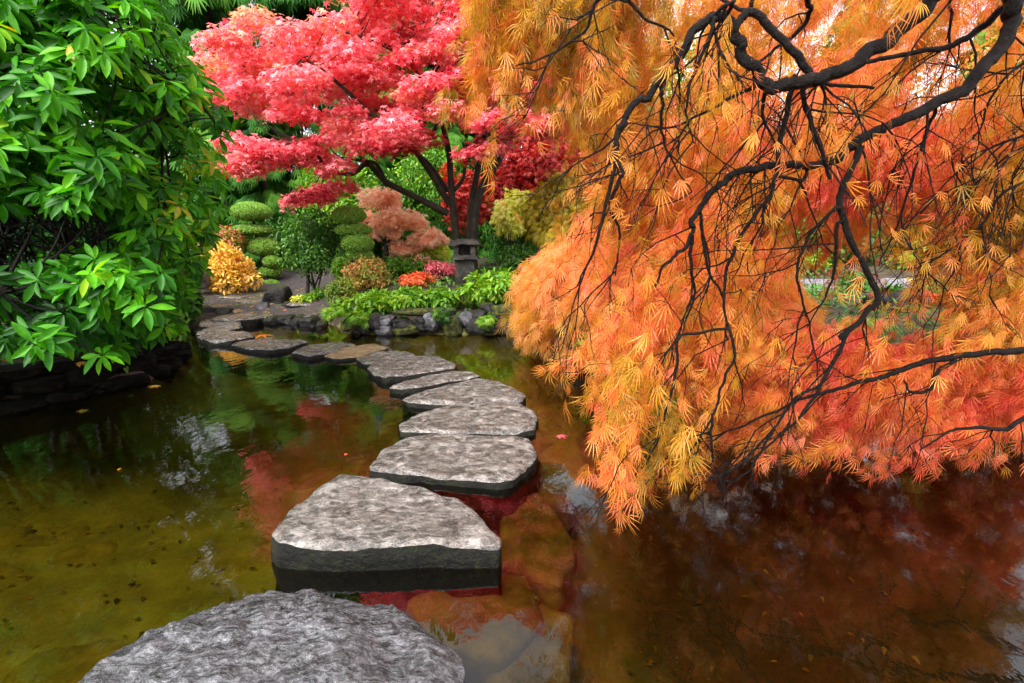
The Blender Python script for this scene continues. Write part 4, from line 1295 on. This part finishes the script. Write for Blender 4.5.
# ------------------------------------------------------------------ laceleaf maples
def sprays(P0, D0, L, leaves, size, tone, droop=0.35, jit=0.05):
    """along each short drooping twig, leaves hang on both sides"""
    n = len(P0)
    t = (np.arange(leaves) + rng.random((n, leaves))) / leaves
    D0 = norm(D0)
    C = P0[:, None, :] + D0[:, None, :] * (L[:, None] * (t - 0.6))[:, :, None]
    C[:, :, 2] -= droop * L[:, None] * t ** 2
    C += rng.normal(0, jit, C.shape) * 0.6
    out = D0[:, None, :] * 0.7 + rng.normal(0, 0.3, C.shape) + np.array([0, 0, -0.75])
    Nn = np.array([0, -0.15, 0.3]) + rng.normal(0, 1.0, C.shape)
    S = size * rng.uniform(0.5, 1.3, (n, leaves))
    T = tone[:, None] + rng.normal(0, 0.13, (n, leaves))
    return C.reshape(-1, 3), out.reshape(-1, 3), Nn.reshape(-1, 3), S.ravel(), T.ravel()

def lace_part(name, root, sets, zmin=0.03, mat='lf_lace'):
    P = np.concatenate([s[0] for s in sets]); D = np.concatenate([s[1] for s in sets]); N = np.concatenate([s[2] for s in sets])
    S = np.concatenate([s[3] for s in sets]); T = np.concatenate([s[4] for s in sets])
    m = P[:, 2] > zmin + S * 0.8
    P, D, N, S, T = P[m], norm(D[m]), norm(N[m]), S[m], T[m]
    kind = rng.choice(4, len(P), p=[0.35, 0.3, 0.2, 0.15])
    Vs, Fs, vs, b = [], [], [], 0
    for q in range(4):
        w = kind == q
        V, Fq, v = scatter(T_LACES[q], P[w], D[w], N[w], S[w], T[w])
        Vs.append(V); Fs.append(Fq + b); vs.append(v)
        b += len(V)
    return part(name, np.concatenate(Vs), np.concatenate(Fs), M[mat], root, val=np.concatenate(vs))

# the weeping mound further along the bank
MC = np.array([1.8, 6.25, 0.55])
root = thing('weeping_maple', 'low domed weeping maple of apricot orange foliage behind the big hanging maple', 'tree', (MC[0], MC[1] + 0.1, hz(MC[0], MC[1] + 0.1)))
n = 2000
u = rand_dir(n)
u[:, 2] = np.where(u[:, 2] < -0.4, -u[:, 2], u[:, 2])
cd = rand_dir(70)
cd[:, 2] = np.where(cd[:, 2] < -0.4, -cd[:, 2], cd[:, 2])
kc = rng.integers(0, 70, n)
u = norm(cd[kc] + rng.normal(0, 0.17, (n, 3)))
k = rng.integers(0, 30, n)
lumpd = rand_dir(30)
lumpd[:, 2] = np.abs(lumpd[:, 2])
lr = 1 + 0.22 * np.max(np.clip(u @ lumpd.T, 0, 1) ** 14, axis=1) - 0.1
Rm = np.array([1.65, 1.35, 1.22])
P0 = MC + u * Rm * lr[:, None] * rng.uniform(0.86, 1.02, (n, 1))
P0[:, :2] = np.where((u[:, 2] < 0)[:, None], MC[:2] + norm(u[:, :2]) * Rm[:2] * rng.uniform(0.85, 1.0, (n, 1)), P0[:, :2])
D0 = norm(u * np.array([1, 1, 0.1]) + np.array([0, 0, -0.75]) + 0.2 * rand_dir(n))
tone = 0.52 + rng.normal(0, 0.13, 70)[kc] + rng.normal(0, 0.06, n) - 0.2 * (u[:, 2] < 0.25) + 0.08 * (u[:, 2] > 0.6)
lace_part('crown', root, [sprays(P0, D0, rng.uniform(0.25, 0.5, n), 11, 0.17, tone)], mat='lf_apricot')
tb = Tubes()
bb = np.array((MC[0], MC[1] + 0.1, hz(MC[0], MC[1] + 0.1) - 0.05))
tb.add(catmull([bb, bb + np.array([0.08, 0, 0.35]), bb + np.array([-0.05, 0, 0.75]), bb + np.array([0.05, 0, 1.0])], 5), 0.09, 0.05, 8, 0.1)
tb.build('trunk', M['bark_wet'], root)
tb = Tubes()
for i in range(70):
    j = rng.integers(0, n)
    e = P0[j]
    b = bb + np.array([0, 0, rng.uniform(0.6, 1.0)])
    m = b + (e - b) * 0.55 + np.array([0, 0, 0.25])
    tb.add(catmull([b, m, e, e + D0[j] * 0.3], 5), 0.018, 0.004, 4)
tb.build('twigs', M['bark_wet'], root)

# the big near maple
TB = np.array((4.15, 2.6, hz(4.15, 2.6)))
root = thing('laceleaf_maple', 'great laceleaf maple with dark contorted branches and hanging orange foliage over the water', 'tree', tuple(TB))
tb = Tubes()
tb.add(catmull([TB - np.array([0, 0, 0.1]), TB + np.array([-0.15, 0.05, 0.6]), TB + np.array([0.05, 0, 1.3]), TB + np.array([-0.25, -0.1, 2.0]), np.array(at(1130, -110, 2.25))], 8), 0.17, 0.085, 12, 0.1)
tb.build('trunk', M['bark_wet'], root)
C6 = (500, 0, 1.954)
def Z6(l, y0, y1, pre=()):
    k = np.linspace(0, 1, len(l))
    return [np.array(p) for p in pre] + [np.array(at(C6[0] + x / C6[2], C6[1] + y / C6[2], y0 + (y1 - y0) * t)) for (x, y), t in zip(l, k)]
fork = tuple(at(1130, -110, 2.25))
br = []
def limb(pts, radii, sides=9, nm='branch'):
    pl = catmull(pts, 8)
    wv = rng.normal(0, 1, pl.shape)
    wv = (wv + np.roll(wv, 1, 0) + np.roll(wv, -1, 0)) / 3
    wv[0] = wv[-1] = 0
    pl = pl + wv * (0.004 + 0.1 * max(radii) * (max(radii) > 0.02))
    t2 = Tubes()
    radii = [q * (0.72 if q < 0.03 else 0.64) for q in radii]
    t2.add(pl, radii, None, sides, 0.16)
    t2.build(nm, M['bark_wet'], root)
    br.append((pl, radii[-1]))
limb(Z6([(905, -50), (840, 0), (760, 75), (680, 130), (610, 158), (540, 170), (505, 145), (470, 92), (452, 52), (425, 32), (380, 65), (320, 150), (270, 205), (236, 248), (228, 300), (240, 342)], 1.95, 1.95, [fork]),
     [0.06, 0.048, 0.042, 0.038, 0.036, 0.034, 0.03, 0.026, 0.022, 0.02, 0.017, 0.013, 0.008])
limb(Z6([(456, 62), (472, 34), (495, 25), (540, 65), (580, 110), (604, 142), (612, 170)], 1.95, 2.0), [0.018, 0.02, 0.02, 0.02, 0.016])
limb(Z6([(590, 150), (592, 190), (610, 250), (632, 300), (645, 350)], 2.0, 2.05), [0.014, 0.012, 0.009])
limb(Z6([(572, 150), (568, 190), (550, 260), (537, 350), (520, 392), (470, 462), (442, 540), (438, 600), (445, 664)], 2.0, 2.1), [0.015, 0.013, 0.011, 0.009, 0.006])
limb(Z6([(960, -60), (1000, -10), (1003, 35), (970, 100), (900, 175), (800, 225), (720, 262), (680, 295), (630, 320), (540, 326), (480, 332), (420, 372), (382, 420), (374, 462), (330, 512), (300, 560)], 2.15, 2.05, [fork]),
     [0.06, 0.05, 0.044, 0.04, 0.034, 0.03, 0.026, 0.022, 0.02, 0.018, 0.014, 0.01, 0.006])
limb(Z6([(706, 284), (682, 340), (662, 400), (690, 480), (737, 575), (715, 612), (665, 662)], 2.08, 2.1) +
     [np.array(at(500 + x * .561, 300 + y * .561, 2.1)) for x, y in [(620, 60), (578, 140), (540, 200), (490, 250), (430, 300)]],
     [0.019, 0.018, 0.018, 0.017, 0.016, 0.013, 0.01, 0.008, 0.005])
limb(Z6([(985, 15), (940, 52), (890, 85), (830, 100), (740, 116), (700, 126), (660, 150)], 2.2, 2.4), [0.02, 0.018, 0.015, 0.012, 0.006])
limb(Z6([(610, 150), (650, 165), (730, 172)], 1.97, 2.1), [0.012, 0.008])
limb(Z6([(600, 0), (606, 20), (590, 55), (545, 90), (480, 140)], 2.1, 2.3), [0.014, 0.012, 0.006])
limb(Z6([(500, -20), (480, 20), (420, -10)], 2.1, 2.2), [0.012, 0.008])
limb([np.array(at(x, y, 2.35)) for x, y in [(1100, 345), (1024, 351), (970, 354), (920, 364), (890, 374), (850, 385), (800, 400), (745, 425), (700, 440)]], [0.026, 0.022, 0.019, 0.014, 0.009, 0.004])
limb([np.array(at(x, y, 2.35)) for x, y in [(961, 358), (937, 372), (930, 390), (912, 392), (904, 381)]], [0.014, 0.012, 0.006])
limb([np.array(at(x, y, 2.3)) for x, y in [(1100, 390), (1024, 418), (1005, 430), (980, 427), (950, 432), (920, 450)]], [0.018, 0.013, 0.005])
for l, y0 in [([(318, 150), (315, 200), (314, 250), (330, 300), (375, 375)], 1.97), ([(375, 460), (372, 520), (380, 580), (350, 664)], 2.05), ([(392, 420), (405, 520), (435, 580), (440, 620)], 2.08),
              ([(660, 440), (655, 520), (640, 570), (600, 640)], 2.08), ([(545, 345), (600, 345), (560, 250), (520, 200)], 2.05), ([(652, 410), (600, 470), (580, 540), (600, 620), (610, 664)], 2.06),
              ([(840, 240), (820, 300), (800, 370), (770, 450), (740, 520)], 2.2), ([(520, 160), (470, 180), (400, 220), (330, 250), (250, 240)], 1.98), ([(520, 170), (515, 230), (545, 290)], 1.98),
              ([(420, 40), (395, 110), (370, 170), (365, 230), (380, 280)], 1.9), ([(240, 342), (215, 400), (235, 460), (225, 540)], 1.96), ([(228, 310), (190, 470), (150, 560)], 1.97), ([(455, 0), (400, 50), (380, 130)], 1.9),
              ([(260, -10), (275, 30), (330, 60), (350, 100)], 2.2), ([(190, 0), (165, 60), (90, 110), (30, 130)], 2.3), ([(1024, 265), (960, 290), (890, 340), (820, 420)], 2.3), ([(1024, 290), (930, 360), (880, 440)], 2.35),
              ([(1030, 120), (960, 190), (930, 260), (850, 330)], 2.4), ([(880, 0), (884, 30), (870, 80)], 2.2), ([(1010, 360), (940, 440), (860, 500), (800, 530)], 2.3)]:
    pts = Z6(l, y0, y0 + 0.12)
    if l[0][0] > 1000:
        pts = [TB + np.array([-0.05, -0.05, 1.55]), np.array(at(1120, l[0][1] / 1.954 - 25, y0 + 0.1))] + pts
    else:
        allp = np.concatenate([b for b, _ in br])
        dd = np.linalg.norm(allp - pts[0], axis=1)
        if dd.min() > 0.02:
            pts = [allp[dd.argmin()]] + pts
    limb(pts, [0.011, 0.0085, 0.0035], 6)
for l, y0 in [([(400, 0), (415, 80), (378, 170), (350, 260), (285, 370), (205, 420), (140, 480)], 2.0), ([(683, 170), (600, 220), (540, 310), (430, 420), (380, 440), (330, 470)], 2.1), ([(250, 20), (240, 110), (200, 280), (150, 400), (90, 470)], 1.95),
              ([(540, 310), (470, 420), (380, 500)], 2.1), ([(350, 260), (345, 350), (360, 420)], 2.0)]:
    pts = [np.array(at(600 + x / 3.105, 330 + y / 3.105, y0)) for x, y in l]
    allp = np.concatenate([b for b, _ in br])
    dd = np.linalg.norm(allp - pts[0], axis=1)
    if dd.min() > 0.02:
        pts = [allp[dd.argmin()]] + pts
    limb(pts, [0.009, 0.0075, 0.003], 6)

# fine drooping twigs
tb = Tubes()
twig_ends = []
def grow(p, d, L, r, lvl):
    k = max(4, int(L / 0.07))
    pts = [p]
    dd = d.copy()
    for _ in range(k):
        dd = norm(dd + rng.normal(0, 0.22, 3) + np.array([0, 0, -0.13]))
        q = pts[-1] + dd * (L / k)
        if q[2] < 0.3:
            break
        pts.append(q)
    if len(pts) < 3:
        return
    tb.add(pts, r, r * 0.35, 4)
    twig_ends.append((pts[-1], dd))
    if lvl > 0:
        for _ in range(rng.integers(2, 4)):
            j = rng.integers(1, len(pts) - 1)
            grow(pts[j], norm(dd + rng.normal(0, 0.6, 3)), L * rng.uniform(0.4, 0.75), r * 0.6, lvl - 1)
for pl, r in br:
    ln = np.linalg.norm(np.diff(pl, axis=0), axis=1).sum()
    for _ in range(int(2 + ln * 3.6)):
        j = rng.integers(len(pl) // 5, len(pl))
        grow(pl[j], norm(np.array([rng.normal(-0.35, 0.6), rng.normal(0.25, 0.45), rng.normal(-0.6, 0.35)])), rng.uniform(0.2, 0.6), rng.uniform(0.003, 0.005), 2)
tb.build('twigs', M['bark_wet'], root)

def region(poly, n, y0, y1, tone, dirv, leaves=22, size=0.102, L=(0.18, 0.36), holes=(), tv=0.155, per=9):
    """cascades: each is a drooping shelf of sprays that share a direction, a depth and a tone"""
    nc = max(2, n // per)
    c = sample_poly(poly, nc, holes)
    Y = y0 + (y1 - y0) * rng.random(nc) ** 1.2
    C = at_np(c[:, 0], c[:, 1], Y)
    Dc = norm(np.array(dirv)[None] + rng.normal(0, 0.3, (nc, 3)))
    tc = tone + rng.normal(0, tv, nc)
    k = np.repeat(np.arange(nc), per)
    m = len(k)
    along_ = rng.normal(0, 0.17, (m, 1)) * (C[k][:, 1:2] / 3)
    side = norm(np.cross(Dc[k], [0.2, 1.0, 0.1]))
    P = C[k] + Dc[k] * along_ + side * rng.normal(0, 0.085, (m, 1)) + np.array([0, 1, 0]) * rng.normal(0, 0.06, (m, 1))
    P[:, 2] -= 0.6 * along_[:, 0] ** 2
    D = Dc[k] + side * rng.normal(0, 0.3, (m, 1)) + rng.normal(0, 0.12, (m, 3))
    return sprays(P, D, rng.uniform(*L, m), leaves, size, tc[k] + rng.normal(0, 0.06, m), jit=0.035)
HOLE = [(735, 235), (790, 222), (850, 225), (930, 225), (975, 262), (950, 315), (910, 338), (850, 335), (800, 312), (745, 308)]
WHOLE = [(680, 378), (750, 378), (752, 425), (715, 450), (678, 430)]
sets = [
    region([(472, -120), (640, -120), (650, 40), (620, 115), (590, 125), (565, 112), (535, 68), (505, 55), (486, 45), (474, 5)], 540, 2.5, 3.9, 0.33, (-0.2, 0, -1)),
    region([(640, -130), (900, -130), (1060, -120), (1060, 130), (800, 190), (640, 210), (610, 120)], 950, 2.7, 5.4, 0.47, (-0.4, 0, -0.8)),
    region([(480, -420), (1200, -420), (1300, -120), (640, -110), (480, -110)], 250, 1.6, 3.8, 0.45, (-0.3, 0, -0.9), 10),
    region([(600, 180), (720, 130), (1060, 110), (1060, 230), (960, 218), (860, 208), (740, 212), (705, 290), (620, 290), (590, 230)], 900, 2.7, 4.6, 0.6, (-0.6, 0, -0.65)),
    region([(600, 320), (660, 280), (740, 300), (760, 365), (690, 372), (676, 425), (705, 440), (640, 470), (622, 450), (612, 425), (600, 370)], 330, 2.35, 3.4, 0.5, (-0.5, 0, -0.65), holes=[WHOLE]),
    region([(612, 395), (650, 405), (642, 435), (630, 442), (616, 430)], 27, 1.95, 2.2, 0.22, (-0.25, 0, -0.9), L=(.12, .24), size=0.1),
    region([(735, 320), (860, 330), (1060, 360), (1060, 436), (880, 434), (775, 425), (748, 410)], 620, 2.6, 3.8, 0.72, (-0.7, 0, -0.4), holes=[WHOLE], tv=0.1),
    region([(890, 250), (960, 205), (1060, 150), (1060, 350), (950, 330), (930, 290)], 280, 2.5, 3.4, 0.36, (-1.0, 0, -0.5), holes=[HOLE]),
    sprays(np.stack([rng.uniform(0.9, 4.6, 260), rng.uniform(-0.8, 2.2, 260), rng.uniform(2.7, 3.7, 260)], 1), np.array([-0.4, 0, -0.7]) + rng.normal(0, 0.3, (260, 3)), rng.uniform(0.2, 0.45, 260), 14, 0.12, 0.5 + rng.normal(0, 0.12, 260)),  # overhead sprays out of view, added to shade the right-hand water
    region([(1060, -100), (1500, -200), (1500, 480), (1060, 470)], 300, 2.0, 3.2, 0.6, (-0.3, 0, -0.8), 10),
]
te = np.array([e for e, _ in twig_ends]); td = np.array([d for _, d in twig_ends])
sel = np.flatnonzero(te[:, 2] > 0.75)
sel = rng.choice(sel, min(len(sel), 200), replace=False)
sets.append(sprays(te[sel] - td[sel] * 0.05, td[sel] + np.array([0, 0, -0.2]), np.full(len(sel), 0.14), 4, 0.085, 0.45 + rng.normal(0, 0.14, len(sel))))
lace_part('foliage', root, sets)

# ------------------------------------------------------------------ fallen leaves
def fallen(px, py, z, size, mat, tone, label, T=T_MAPLE, group='fallen leaves'):
    p = onz(px, py, z)
    a = rng.uniform(0, 6.28)
    V, Fq, v = scatter(T, np.array([[p.x, p.y, z + 0.008]]), np.array([[math.cos(a), math.sin(a), 0.02]]), np.array([[0.05, -0.1, 1.0]]), np.array([size]), np.array([tone]))
    V2 = V - np.array([0, 0, 0.0025])
    rev = Fq[:, ::-1] + len(V)
    thing_mesh('fallen_leaf', np.concatenate([V, V2]), np.concatenate([Fq, rev]), M[mat], label, 'leaf', group, val=np.concatenate([v, v]))
fallen(157, 386, 0.0, 0.1, 'lf_yellow', 0.4, 'yellow leaf floating near the left bank')
fallen(80, 412, 0.0, 0.09, 'lf_olive', 0.3, 'dull brown leaf floating beside the left bank wall')
fallen(263, 335, 0.07, 0.2, 'lf_lace', 0.55, 'orange leaf lying on the back edge of a broad grey far stone')
fallen(428, 665, 0.15, 0.035, 'lf_lace', 0.5, 'tiny orange leaf in the hollow of the nearest stone')
fallen(560, 436, 0.0, 0.07, 'lf_red', 0.3, 'red leaf floating right of the third stone')
fallen(78, 364, 0.42, 0.11, 'lf_yellow', 0.3, 'single orange leaf caught on the left bank wall')

for px, py, t_, lb in [
        (345, 455, .8, 'small red leaf afloat left of the third stone'), 
        (120, 470, .2, 'small leaf afloat in the middle of the olive water'), (590, 400, .5, 'small leaf afloat under the left tips of the orange foliage')]:
    fallen(px, py, 0.0, 0.02, 'lf_lace', t_, lb)

# leaf litter lying on the pond floor, and the low growth of the beds
n = 2600
x, y = rng.uniform(-4.5, 3.5, n), rng.uniform(0.6, 7.5, n)
w = pond_sd(x, y) < -0.3
x, y = x[w], y[w]
n = len(x)
V, Fq, v = scatter(T_OVATE, np.stack([x, y, height(x, y) + 0.015], 1), norm(np.stack([rng.normal(size=n), rng.normal(size=n), 0 * x], 1)), norm(np.array([0, 0, 1.0]) + 0.25 * rand_dir(n)), rng.uniform(0.018, 0.045, n), rng.normal(0.4, 0.3, n))
M['lf_litter'] = leaf_mat('lf_litter', [(0, (0.02, 0.015, 0.005)), (0.5, (0.09, 0.06, 0.015)), (1, (0.2, 0.13, 0.03))], 0.8, 0.1, 0.1)
o = mesh_obj('sunken_leaf_litter', V, Fq, M['lf_litter'], val=v)
tag(o, 'brown leaf litter lying on the floor of the shallow pond', 'leaf litter', kind='stuff')
n = 40000
x, y = rng.uniform(-7.5, 7.5, n), rng.uniform(-2.0, 14.5, n)
d = pond_sd(x, y)
pathm = in_poly(x, y, [(-7.6, 9.0), (-5.4, 8.8), (-3.2, 8.8), (-3.2, 10.6), (-4.2, 12.4), (-5.2, 14.5), (-7.2, 14.5), (-8.2, 12.0)]) | in_poly(x, y, [(2.5, 9.6), (5, 8.9), (9, 8.6), (14, 9.2), (14, 11.2), (9, 10.4), (5, 10.6), (2.5, 11.2)])
den = 0.5 + 0.5 * np.sin(x * 2.1 + 1.3 * np.sin(y * 1.7)) * np.cos(y * 1.9)
w = (d > 0.12) & ~pathm & (rng.random(n) < 0.25 + 0.75 * den)
x, y = x[w], y[w]
n = len(x)
P = np.stack([x, y, height(x, y) + rng.uniform(0.0, 0.12, n)], 1)
V, Fq, v = scatter(T_OVATE, P, norm(rand_dir(n) + np.array([0, -0.3, 0.5])), norm(np.array([0, -0.3, 0.8]) + 0.5 * rand_dir(n)), rng.uniform(0.05, 0.11, n), 0.45 + 0.25 * np.sin(x * 3) + rng.normal(0, 0.15, n))
o = mesh_obj('ground_cover', V, Fq, M['lf_green'], val=v)
tag(o, 'low green leafy growth covering the soil of the garden beds', 'ground cover', kind='stuff')

# scattered pavers and fallen leaves on the landing
for k, (px, py, w, lb) in enumerate([(232, 300, 0.35, 'small flat paver on the landing below the yellow shrub'), (255, 304, 0.4, 'flat paver on the landing left of the big boulder'),
                               (222, 308, 0.3, 'flat paver on the landing behind the long slab'), (300, 309, 0.35, 'flat paver on the landing right of the big boulder')]):
    c = onz(px, py, 0.13)
    ol = [(c.x + w * rng.uniform(0.8, 1.15) * math.cos(t), c.y + 0.7 * w * rng.uniform(0.8, 1.15) * math.sin(t)) for t in np.linspace(0, 2 * math.pi, 8)[:-1]]
    g = hz(c.x, c.y)
    slab(ol, g + 0.045, g - 0.1, lb, name='paver', n=40, rings=6, cat='paver', group='pavers on the landing', seed=60 + k * 3)
n = 900
x, y = rng.uniform(-7.6, -3.0, n), rng.uniform(8.9, 13, n)
V, Fq, v = scatter(T_MAPLE, np.stack([x, y, height(x, y) + 0.022], 1), norm(np.stack([rng.normal(size=n), rng.normal(size=n), 0 * x], 1)), norm(np.array([0, 0, 1.0]) + 0.3 * rand_dir(n)), rng.uniform(0.04, 0.09, n), rng.normal(0.3, 0.3, n))
o = mesh_obj('path_litter', V, Fq, M['lf_mix'], val=v)
tag(o, 'small fallen leaves strewn over the grey landing path', 'leaf litter', kind='stuff')
